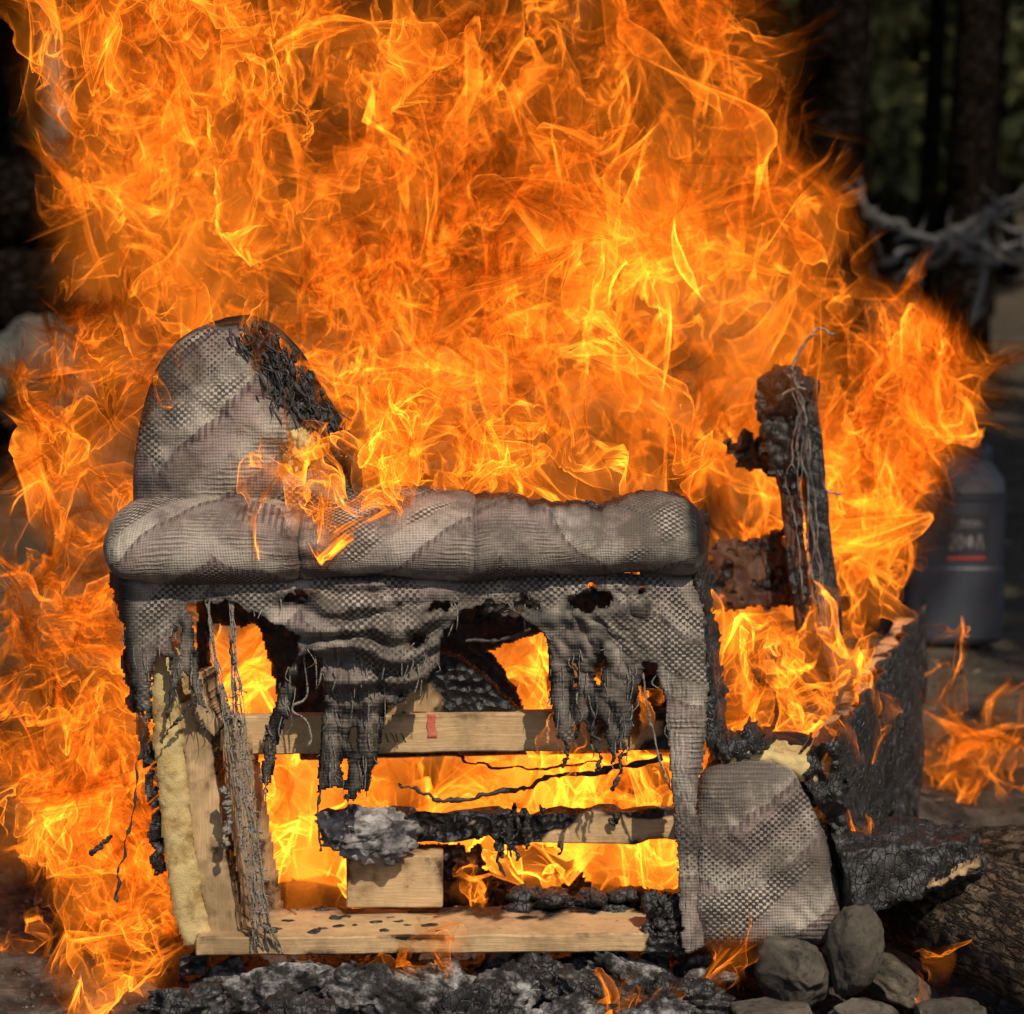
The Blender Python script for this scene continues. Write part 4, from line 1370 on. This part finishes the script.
# molten drips on the lower rail
parts = []
for k in range(34):
    r_ = random.Random(k + 40)
    x = r_.uniform(495, 528) if k < 22 else r_.uniform(330, 640)
    y = r_.uniform(806, 846)
    l = r_.uniform(8, 34) if k < 22 else r_.uniform(4, 12)
    parts.append(thread_px([(x, y), (x + r_.uniform(-4, 4), y + l * .5), (x + r_.uniform(-3, 3), y + l)], .088, np.linspace(.005, .0015, 14) * r_.uniform(.6, 1.3), k, 14, .003, .6))
vv, ff = join_arrays(parts)
mesh_obj('molten_drips', vv, ff, M['char'], chair)['kind'] = 'stuff'
# scorched batting on the rail
v, f = ICO4
wq = v * (1 + .34 * fbm(v * 1.7 + 3, 3, 4) + .30 * np.abs(fbm(v * np.array([2.2, 3.5, 4.5]), 3, 6)) + .05 * fbm(v * 12, 3, 9))[:, None] * np.array([.056, .032, .034]) + P(366, 834, .075)
o = mesh_obj('batting', wq, f, M['wool'], chair)
o['label'] = 'pale grey tuft of scorched batting on the lower rail'
# debris on the bottom plank
parts = []
for k in range(70):
    r_ = random.Random(k + 900)
    x, y = r_.uniform(250, 665), r_.uniform(909, 934)
    c_, f_ = ico(1)
    sz = r_.uniform(.002, .006) * (1.2 if k % 9 == 0 else .8)
    parts.append((GP(x, y, float(P(400, 956, 0)[2]) + .027) + c_ * (1 + .5 * fbm(c_ * 2 + k, 2, k))[:, None] * sz * np.array([r_.uniform(1, 2.6), 1, .6]), f_))
vv, ff = join_arrays(parts)
mesh_obj('charred_debris', vv, ff, M['char'], chair)['kind'] = 'stuff'
parts = []
for k in range(60):
    r_ = random.Random(k + 300)
    x = r_.uniform(520, 690)
    c_, f_ = ico(2)
    sz = r_.uniform(.006, .017)
    parts.append((P(x, 905 + r_.uniform(-12, 4), .13 + r_.uniform(-.03, .04)) + c_ * (1 + .4 * fbm(c_ * 2 + k, 3, k))[:, None] * sz * np.array([1.4, 1, .7]), f_))
for k in range(46):
    r_ = random.Random(k + 700)
    c_, f_ = ico(2)
    parts.append((P(r_.uniform(648, 684), r_.uniform(898, 950), .01 + r_.uniform(-.01, .03)) + c_ * (1 + .5 * fbm(c_ * 2.2 + k, 3, k))[:, None] * r_.uniform(.005, .013), f_))
vv, ff = join_arrays(parts)
mesh_obj('charred_crumbs', vv, ff, M['char'], chair)['kind'] = 'stuff'

# ---- near front post (burnt black) beside the woven band
OW = M['oldwood']
slab('front_post', [(686, 516), (697, 520), (703, 560), (710, 640), (722, 735), (736, 760), (712, 764), (704, 740), (696, 640), (688, 570)], .035, .06, M['char'], 21, .006, jitpx=1.8)
slab('burnt_curl', [(716, 742), (738, 736), (752, 728), (764, 742), (772, 752), (748, 757), (724, 766), (712, 760)], .02, .05, M['char'], 22, .012, jitpx=5)

# ---- far arm: charred post with slats
FY = .60
full = lambda u, d, h, n_: np.clip(.45 + .7 * n_, 0, 1)
board('far_post', P(826, 705, FY), P(786, 378, FY), .05, .030, OW, chair, seed=31, charf=full, ragged=.004)
board('far_post', P(846, 665, FY + .03), P(816, 380, FY + .03), .04, .035, M['char'], chair, seed=32, charf=full, ragged=.005)
slab('charred_lump', [(752, 376), (778, 368), (800, 372), (806, 400), (800, 470), (780, 480), (764, 470), (758, 420)], FY - .01, .05, M['char'], 33, .014, jitpx=5)
slab('burnt_slat', [(708, 552), (722, 542), (752, 540), (785, 532), (792, 570), (792, 608), (710, 612)], FY + .05, .03, OW, 34, .006, jitpx=4, charf=lambda x, y, s_, n_: .3 + .5 * n_)
slab('burnt_slat', [(724, 446), (745, 436), (770, 432), (800, 440), (800, 474), (776, 478), (746, 470), (728, 464)], FY + .05, .02, OW, 35, .008, jitpx=6, charf=lambda x, y, s_, n_: .45 + .6 * n_)
slab('burnt_slat', [(730, 664), (830, 660), (832, 696), (770, 700), (728, 690)], FY + .02, .03, OW, 36, .008, jitpx=5, charf=lambda x, y, s_, n_: .4 + .5 * n_)
parts = [thread_px([(790, 372), (800, 352), (812, 334), (824, 328), (833, 334)], FY - .03, .0022, 1, 40, .003, .3)]
for k in range(7):
    r_ = random.Random(k + 77)
    x = 790 + 3.5 * k
    parts.append(thread_px([(790, 374), (798 + k, 410), (x, 470), (x + 8, 540), (x + 14, 600), (x + r_.uniform(10, 30), 640)][:r_.randint(3, 6)], FY - .035, .0010, 60 + k, 60, .005, .3))
parts.append(thread_px([(782, 395), (796, 388), (806, 390)], FY - .035, .0022, 9, 12, .001, .3))
parts.append(thread_px([(822, 478), (830, 492), (842, 494)], FY - .03, .002, 19, 14, .002, .3))
vv, ff = join_arrays(parts)
mesh_obj('bared_wires', vv, ff, M['wire'], chair)['kind'] = 'stuff'

# ---- front seat rail, receding, with burnt cover hanging off it
ra, rb = P(828, 742, .10), P(917, 612, .92)
board('seat_front_rail', ra + np.array([-.03, 0, -.006]), rb + np.array([-.03, 0, -.006]), .040, .045, W, chair, seed=41, charf=lambda u, d, h, n_: .30 + .6 * n_, ydir=(1, -.2, 0), ragged=.004)
nu, nv = 150, 60
U_, V_ = np.meshgrid(np.linspace(0, 1, nu), np.linspace(0, 1, nv), indexing='ij')
hgt = .255 + .085 * U_ + .025 * fbm(np.stack([U_ * 9, V_ * 0, V_ * 0], -1), 3, 2) - .03 * np.exp(-U_ * 9)
outw = .012 + .006 * np.sin(U_ * 62 + 2 * fbm(np.stack([U_ * 5, V_ * 1.5, V_ * 0], -1), 2, 4)) * (0.4 + V_) + .007 * fbm(np.stack([U_ * 14, V_ * 3, V_ * 0], -1), 3, 6)
pos = ra + U_[..., None] * (rb - ra)
pos = pos + np.stack([outw + .03 * V_ * (1 - U_) * 0, -.2 * outw, .012 - hgt * V_ + .003 * fbm(np.stack([U_ * 30, V_ * 2, V_ * 0], -1), 2, 9)], -1)
f = grid_faces(nu, nv)
hole = fbm(np.stack([U_ * 9, V_ * 4, V_ * 0 + 2], -1), 3, 12).ravel()
f = f[~((hole[f] > .8).any(1))]
v2, f2 = drop_unused(pos.reshape(-1, 3), f)
o = mesh_obj('charred_front_cover', v2, f2, M['char'], chair)
solidify(o, .006, 0)
o['label'] = 'glossy black burnt cover hanging from the front seat rail'
# corner crust joining rail and seat front
slab('corner_crust', [(800, 760), (818, 742), (834, 734), (846, 748), (846, 800), (850, 860), (846, 915), (840, 880), (828, 830), (812, 800)], .03, .10, M['char'], 44, .014, jitpx=5)
# seat deck and far rails inside, mostly hidden by flame
board('seat_deck', P(300, 760, .30), P(800, 750, .30), .55, .02, OW, chair, seed=45, charf=lambda u, d, h, n_: .7 + .4 * n_, res=.03)
board('far_bottom_rail', P(330, 800, .95), P(880, 795, .95), .03, .06, OW, chair, seed=46, charf=lambda u, d, h, n_: .6 + .4 * n_, res=.02)
for k, (px, py) in enumerate([(208, 958), (668, 956)]):
    board('foot', P(px, py + 18, .04), P(px, py - 4, .04), .05, .04, OW, chair, seed=50 + k, charf=lambda u, d, h, n_: .8 + 0 * u, ragged=.004)


# ================================================================== FIRE
NG = 64


def make_field(n=NG, k0=4.0, seed=1):
    r = np.random.default_rng(seed)
    k = np.fft.fftfreq(n) * n
    KX, KY, KZ = np.meshgrid(k, k, k, indexing='ij')
    K = np.sqrt(KX ** 2 + KY ** 2 + KZ ** 2)
    band = np.exp(-((K - k0) / (0.45 * k0)) ** 2)
    A = [np.fft.fftn(r.standard_normal((n, n, n))) * band for _ in range(3)]
    V = [KY * A[2] - KZ * A[1], KZ * A[0] - KX * A[2], KX * A[1] - KY * A[0]]
    V = np.stack([np.real(np.fft.ifftn(1j * q)) for q in V], -1)
    V /= np.sqrt((V ** 2).sum(-1).mean())
    return V.astype(np.float32).reshape(-1, 3)


FIELD = make_field()


def eddy(p):
    """swirling divergence-free velocity, sampled trilinearly"""
    q = np.mod(p, NG).astype(np.float32)
    i = np.floor(q).astype(np.int32)
    f = q - i
    f = f * f * (3 - 2 * f)
    i %= NG
    j = (i + 1) % NG
    x0, y0, z0 = i[:, 0] * NG * NG, i[:, 1] * NG, i[:, 2]
    x1, y1, z1 = j[:, 0] * NG * NG, j[:, 1] * NG, j[:, 2]
    fx, fy, fz = f[:, 0:1], f[:, 1:2], f[:, 2:3]
    a = FIELD[x0 + y0 + z0] * (1 - fx) + FIELD[x1 + y0 + z0] * fx
    b = FIELD[x0 + y1 + z0] * (1 - fx) + FIELD[x1 + y1 + z0] * fx
    c = FIELD[x0 + y0 + z1] * (1 - fx) + FIELD[x1 + y0 + z1] * fx
    d = FIELD[x0 + y1 + z1] * (1 - fx) + FIELD[x1 + y1 + z1] * fx
    return (a * (1 - fy) + b * fy) * (1 - fz) + (c * (1 - fy) + d * fy) * fz


OCT = ((.34, .15), (.15, .10), (.07, .055), (.036, .022))


def advect(p, amp, octs, steps=9, stretch=0.5, off=0.0):
    p = p.astype(np.float32).copy()
    for s_ in range(steps):
        v_ = np.zeros_like(p)
        for n_, (lam, a) in enumerate(octs):
            q = p * (NG / 4.0 / lam)
            q[:, 2] *= stretch
            q += off + 17.3 * n_
            v_ += eddy(q) * a
        p += v_ * (amp[:, None] / steps)
    return p


def flame_sheet(rng, base, wid, hei, lean, yaw, res, scale=1.0, taper=.4, gain=1.0, calm=.25):
    nu, nv = max(10, int(wid / res)), max(12, int(hei / res * 1.15))
    U, V = np.meshgrid(np.linspace(-1, 1, nu), np.linspace(0, 1, nv))
    U, V = U.ravel(), V.ravel()
    lx = U * wid / 2 * (1 - taper * V)
    ly = rng.uniform(-.35, .35) * wid * (1 - U * U) + .03 * wid * np.sin(U * 5 + rng.uniform(0, 6))
    c, s_ = math.cos(yaw), math.sin(yaw)
    p = np.stack([base[0] + lx * c - ly * s_ + lean[0] * V * hei, base[1] + lx * s_ + ly * c + lean[1] * V * hei, base[2] + V * hei], 1)
    amp = calm + (1.1 - calm) * np.minimum(1, V * 1.6)
    p = advect(p, amp, [(l * scale, a * scale) for l, a in OCT], off=rng.uniform(0, 60))
    I = sstep(1, .55, np.abs(U)) * sstep(0, .28, V) * np.clip((1 - V) * 2.0, 0, 1)
    n_ = eddy(p * np.float32(NG / 4 / (.17 * scale)) * np.array([1, 1, .5], np.float32) + 33)[:, 0]
    I = gain * I * np.clip(.70 + .5 * n_, .08, 1.7)
    return p, I, grid_faces(nv, nu)


def glow_sheet(rng, base, wid, hei, yaw, gain, res=.012):
    """broad smooth body of burning gas behind the fine tongues"""
    nu, nv = int(wid / res), int(hei / res)
    U, V = np.meshgrid(np.linspace(-1, 1, nu), np.linspace(-1, 1, nv))
    U, V = U.ravel(), V.ravel()
    c, s_ = math.cos(yaw), math.sin(yaw)
    ly = .12 * wid * np.cos(U * 2 + rng.uniform(-1, 1)) * np.cos(V * 2 + rng.uniform(-1, 1))
    p = np.stack([base[0] + U * wid / 2 * c - ly * s_, base[1] + U * wid / 2 * s_ + ly * c, base[2] + V * hei / 2], 1)
    p = advect(p, np.ones(len(p)), [(.5, .10), (.22, .08), (.10, .035)], off=rng.uniform(0, 60))
    q = np.sqrt(U * U + V * V)
    return p, gain * sstep(1.0, .35, q), grid_faces(nv, nu)


def patchy(p):
    """broad bright and dim regions inside one body of fire"""
    n_ = eddy(p * np.float32(NG / 4 / .42) + 7)[:, 1] * .34 + eddy(p * np.float32(NG / 4 / .15) + 51)[:, 2] * .26
    return np.clip(.95 + n_, .25, 2.0)


def fire(name, sheets, label, outline=None, oy=.5, soft=.07, shade=None, group=None, cat='flame', mat=None, patch=True):
    vs_, hs, fs_, o_ = [], [], [], 0
    poly = None
    if outline is not None:
        poly = np.array([P(a, b, oy)[[0, 2]] for a, b in outline])
    for p, I, f_ in sheets:
        if patch:
            I = I * patchy(p)
        if poly is not None:
            I = I * sstep(-soft * .25, soft * .75, sdist(p[:, [0, 2]].astype(float), poly))
        if shade is not None:
            I = I * shade(p)
        keep = I[f_].max(1) > .015
        vs_.append(p)
        hs.append(I)
        fs_.append(f_[keep] + o_)
        o_ += len(p)
    v_, h_, f_ = np.concatenate(vs_), np.concatenate(hs), np.concatenate(fs_)
    v_, f_, h_ = drop_unused(v_, f_, h_)
    ob = mesh_obj(name, v_, f_, mat or FIRE, attrs={'burn': h_})
    tag(ob, label, cat, group)
    return ob


def spots(lst):
    """bright hearts (px, py, radius px, gain) turned into a brightness over the fire's X-Z extent"""
    L = [(P(a, b, .5)[[0, 2]], r_ * PX * 1.13, g) for a, b, r_, g in lst]

    def fn(p):
        r_ = np.ones(len(p))
        for c, s_, g in L:
            r_ = r_ * (1 + (g - 1) * np.exp(-((p[:, 0] - c[0]) ** 2 + (p[:, 2] - c[1]) ** 2) / (s_ * s_)))
        return r_
    return fn


rng = np.random.default_rng(5)
RES = .0048

# 1 the main blaze over the seat
big_outline = [(300, 560), (240, 470), (100, 440), (46, 330), (26, 190), (34, 60), (52, -60), (90, -220), (740, -220), (800, -60), (808, 60), (828, 165), (900, 240), (925, 330), (880, 440), (760, 500), (700, 560)]
sheets = []
spec = [(x, y) for y in (520, 400, 270, 130) for x in (230, 330, 430, 530, 630, 720)] + [(300, 60), (450, 200), (600, 60), (380, 330), (560, 330), (520, 480), (660, 420), (240, 200)] + [(x, y) for y in (330, 200, 70) for x in (70, 120, 180)] + [(760, 150), (770, 250), (740, 60), (830, 290)] + [(x, y) for y in (430, 330) for x in (780, 840)]
for x, y in spec:
    if y > 450 and x < 300:
        continue
    Y = rng.uniform(.18, .95) if x < 560 else (rng.uniform(.66, 1.1) if x < 680 else rng.uniform(.95, 1.25))
    sheets.append(flame_sheet(rng, P(x + rng.uniform(-40, 40), y + rng.uniform(-40, 60), Y), rng.uniform(.26, .48), rng.uniform(.30, .52), (rng.uniform(-.3, .25), 0), rng.uniform(-.9, .9), RES, rng.choice([.38, .5, .62, .8])))
for x, y in [(220, 60), (400, 40), (600, 60), (150, 200), (330, 210), (520, 200), (690, 200), (450, 350), (110, 100), (620, 360), (700, 340), (280, 330), (560, 460), (120, 330)]:
    sheets.append(glow_sheet(rng, P(x, y, rng.uniform(.55, 1.05)), rng.uniform(.45, .65), rng.uniform(.4, .55), rng.uniform(-.4, .4), 1.9))
fire('blaze', sheets, 'tall orange blaze billowing up from the chair seat and backrest', big_outline, .55, .10,
     spots([(400, 450, 120, 2.0), (650, 270, 120, 1.7), (120, 120, 110, 1.0), (345, 340, 60, .7), (90, 300, 100, .6), (240, 130, 130, 1.5), (700, 60, 110, .6), (560, 400, 90, .75), (480, 30, 90, .75)]))

# 2 flames up the chair's rear side
rng = np.random.default_rng(17)
sheets = []
col_pts = [(150, 985), (125, 960), (165, 930), (110, 900), (150, 880), (80, 860), (130, 840), (40, 830), (100, 800), (155, 800), (20, 770), (70, 750), (130, 740), (30, 690), (90, 690), (140, 670), (10, 640), (60, 620), (115, 610), (30, 560), (90, 550), (130, 530), (50, 490), (100, 470), (125, 430), (80, 410), (140, 390), (60, 350), (150, 1005), (120, 985), (95, 940), (140, 930), (70, 900), (170, 960), (40, 870), (110, 860), (160, 850), (20, 820)]
for x, y in col_pts:
    Y = rng.uniform(.06, .36)
    sheets.append(flame_sheet(rng, P(x + rng.uniform(-15, 15), y + 20, Y), rng.uniform(.13, .24), rng.uniform(.17, .27), (rng.uniform(-.3, .05), 0), rng.uniform(-.8, .8), .0038, rng.choice([.4, .5, .62]), gain=1.15))
for x, y in [(110, 880), (70, 800), (110, 740), (60, 660), (100, 600), (60, 520), (110, 470), (100, 400)]:
    sheets.append(glow_sheet(rng, P(x, y, rng.uniform(.3, .45)), .24, .26, rng.uniform(-.4, .4), 2.2))
fire('flame', sheets, 'column of orange flame climbing the rear side of the chair', [(185, 960), (130, 1004), (95, 985), (55, 915), (5, 870), (-30, 800), (-20, 560), (-5, 460), (25, 330), (150, 300), (180, 500), (175, 700)], .2, .05,
     spots([(140, 900, 100, 1.9), (120, 720, 70, 1.2), (60, 600, 80, .8), (80, 430, 120, .65)]))

# 3 flames inside the frame
rng = np.random.default_rng(23)
sheets = []
for x, y, Y in [(250, 930, .30), (300, 920, .42), (420, 900, .50), (500, 910, .40), (560, 905, .55), (620, 910, .38), (660, 905, .5), (230, 760, .36), (270, 770, .5), (500, 740, .40), (560, 760, .5), (620, 770, .42), (430, 780, .45), (560, 880, .34), (640, 890, .32), (250, 880, .26), (380, 880, .6)]:
    sheets.append(flame_sheet(rng, P(x, y, Y), rng.uniform(.22, .34), rng.uniform(.20, .32), (rng.uniform(-.1, .2), 0), rng.uniform(-.5, .5), .005, .7, gain=3.9))
for x, y in [(250, 860), (250, 680), (480, 800), (600, 800), (620, 880), (540, 680), (420, 860), (300, 800)]:
    sheets.append(glow_sheet(rng, P(x, y, rng.uniform(.55, .7)), .34, .26, rng.uniform(-.2, .2), 11.0))
fire('flame', sheets, 'bright yellow flames seen through the gaps between the bare frame boards', patch=True)

# 4 flames along the front rail, blown to the open side
r_out = [(700, 770), (690, 560), (700, 430), (760, 330), (850, 290), (945, 312), (1022, 382), (1000, 455), (945, 548), (922, 622), (882, 690), (850, 740), (770, 770)]
rng = np.random.default_rng(31)
sheets = []
for x, y in [(740, 760), (780, 750), (730, 690), (770, 680), (840, 700), (870, 650), (880, 600), (850, 600), (800, 580), (740, 600), (890, 540), (840, 520), (770, 510), (900, 470), (860, 440), (930, 450), (950, 420), (720, 520), (870, 610), (900, 560), (850, 560), (920, 500), (880, 500), (945, 440), (965, 400), (900, 420), (912, 600), (915, 575), (900, 520), (930, 480), (960, 430), (985, 410), (940, 500), (880, 560), (860, 500), (910, 450), (930, 400), (895, 600)]:
    Y = rng.uniform(.92, 1.2) if x < 835 else (rng.uniform(.72, 1.0) if y > 560 else rng.uniform(.75, 1.2))
    y -= 26 if x >= 835 else 0
    x -= 22 if (x >= 835 and y > 480) else 0
    sheets.append(flame_sheet(rng, P(x, y, Y), rng.uniform(.16, .32), rng.uniform(.18, .32), (rng.uniform(.1, .55), 0), rng.uniform(-.8, .8), .0045, .72, gain=1.55))
for x, y in [(790, 765), (740, 775), (825, 745), (765, 770), (800, 740), (720, 740), (745, 735), (780, 720), (815, 715), (835, 720), (760, 690), (800, 690)]:
    sheets.append(flame_sheet(rng, P(x, y, rng.uniform(.25, .5)), .14, .10, (.1, 0), rng.uniform(-.5, .5), .0042, .45, gain=2.6))
for x, y in [(770, 700), (760, 560), (870, 560), (850, 430), (740, 430), (890, 470), (900, 530), (930, 440)]:
    sheets.append(glow_sheet(rng, P(x, y, rng.uniform(.9, 1.2)), .30, .34, rng.uniform(-.3, .3), 2.4))
fire('flame', sheets, 'bright flames pouring over the front rail towards the canister', r_out, .65, .05, spots([(850, 560, 70, 1.5), (770, 720, 70, 1.7), (760, 340, 80, 1.3), (900, 430, 50, .55), (730, 560, 60, 1.2)]))


def small(label, pts, Y, w, h, n, gain=1.0, lean=(.1, 0), scale=.3, group='small flames', res=.0026, spread=8):
    global rng
    rng = np.random.default_rng(int(sum(map(ord, label))))
    sh = []
    scale = scale * 1.5
    n = max(3, int(n * .75))
    for k in range(n):
        x, y = pts[k % len(pts)]
        sh.append(flame_sheet(rng, P(x + rng.uniform(-spread, spread), y, Y + rng.uniform(-.01, .02)), w * PX * rng.uniform(.7, 1.2), h * PX * rng.uniform(.7, 1.2), (lean[0] + rng.uniform(-.2, .2), 0), rng.uniform(-.7, .7), res, scale, .7, gain))
    return fire('flame', sh, label, group=group, patch=False)


small('ragged bright flame licking over the corner of arm and backrest', [(278, 508), (302, 522), (322, 502), (350, 492), (380, 490), (410, 490)], -.03, 84, 66, 12, 2.6, (.45, 0), .34)
small('line of low flames along the burnt edge of the arm top', [(400, 498), (440, 500), (480, 498), (520, 505), (570, 508), (620, 508), (660, 498), (540, 508)], .10, 90, 100, 14, 1.6, (.1, 0), .4, spread=14)
small('thin flames curling off the blackened edge of the backrest', [(290, 375), (310, 405), (325, 435), (345, 455), (300, 355), (280, 345), (335, 440), (355, 462)], .03, 36, 80, 9, 1.3, (-.25, 0), .3)
small('small flame licking the outer edge of the backrest', [(160, 410), (168, 380), (182, 352), (150, 450)], .03, 26, 62, 7, 1.1, (.1, 0), .26)
small('flames dripping down the burnt cover of the front rail', [(846, 790), (850, 760), (858, 840), (862, 880)], .05, 26, 76, 5, 1.4, (.05, 0), .32)
small('flames at the far end of the charred front rail', [(918, 760), (922, 720), (924, 690)], .85, 28, 80, 5, .9, (.1, 0), .32)
small('faint ground flames on the dirt behind the charred log', [(940, 812), (955, 806), (975, 808), (1000, 806), (1015, 808), (930, 806), (960, 800), (985, 806)], 1.12, 80, 115, 12, .85, (.15, 0), .45, res=.0034, spread=12)
small('small flame burning below the bottom plank', [(432, 985), (442, 982)], -.03, 40, 46, 4, 1.0, (-.2, 0), .24)
small('curled flame on the charcoal below the seat', [(612, 1008), (640, 1006), (655, 995)], -.08, 44, 60, 5, 1.2, (.0, 0), .26)
small('little flame under the padded seat front', [(720, 985), (735, 982)], -.03, 40, 40, 4, .9, (.1, 0), .22)
small('tiny flame in the ash near the thick log', [(935, 1002)], -.14, 20, 34, 3, 1.1, (.1, 0), .18, spread=4)
small('tiny flame on the tip of the charred log', [(884, 862)], .06, 24, 30, 3, 1.6, (.0, 0), .16, spread=4)
small('small upright flame standing on the bottom plank', [(480, 906)], .13, 26, 50, 4, 1.6, (.0, 0), .2, spread=4)
small('small flames at the tattered hem of the side cover', [(560, 760), (580, 745), (575, 735), (640, 745), (655, 740)], .02, 26, 70, 7, 1.2, (.0, 0), .26)
small('low flames by the rear foot of the chair', [(30, 960), (70, 955), (50, 965)], .10, 60, 40, 5, .8, (-.2, 0), .3)
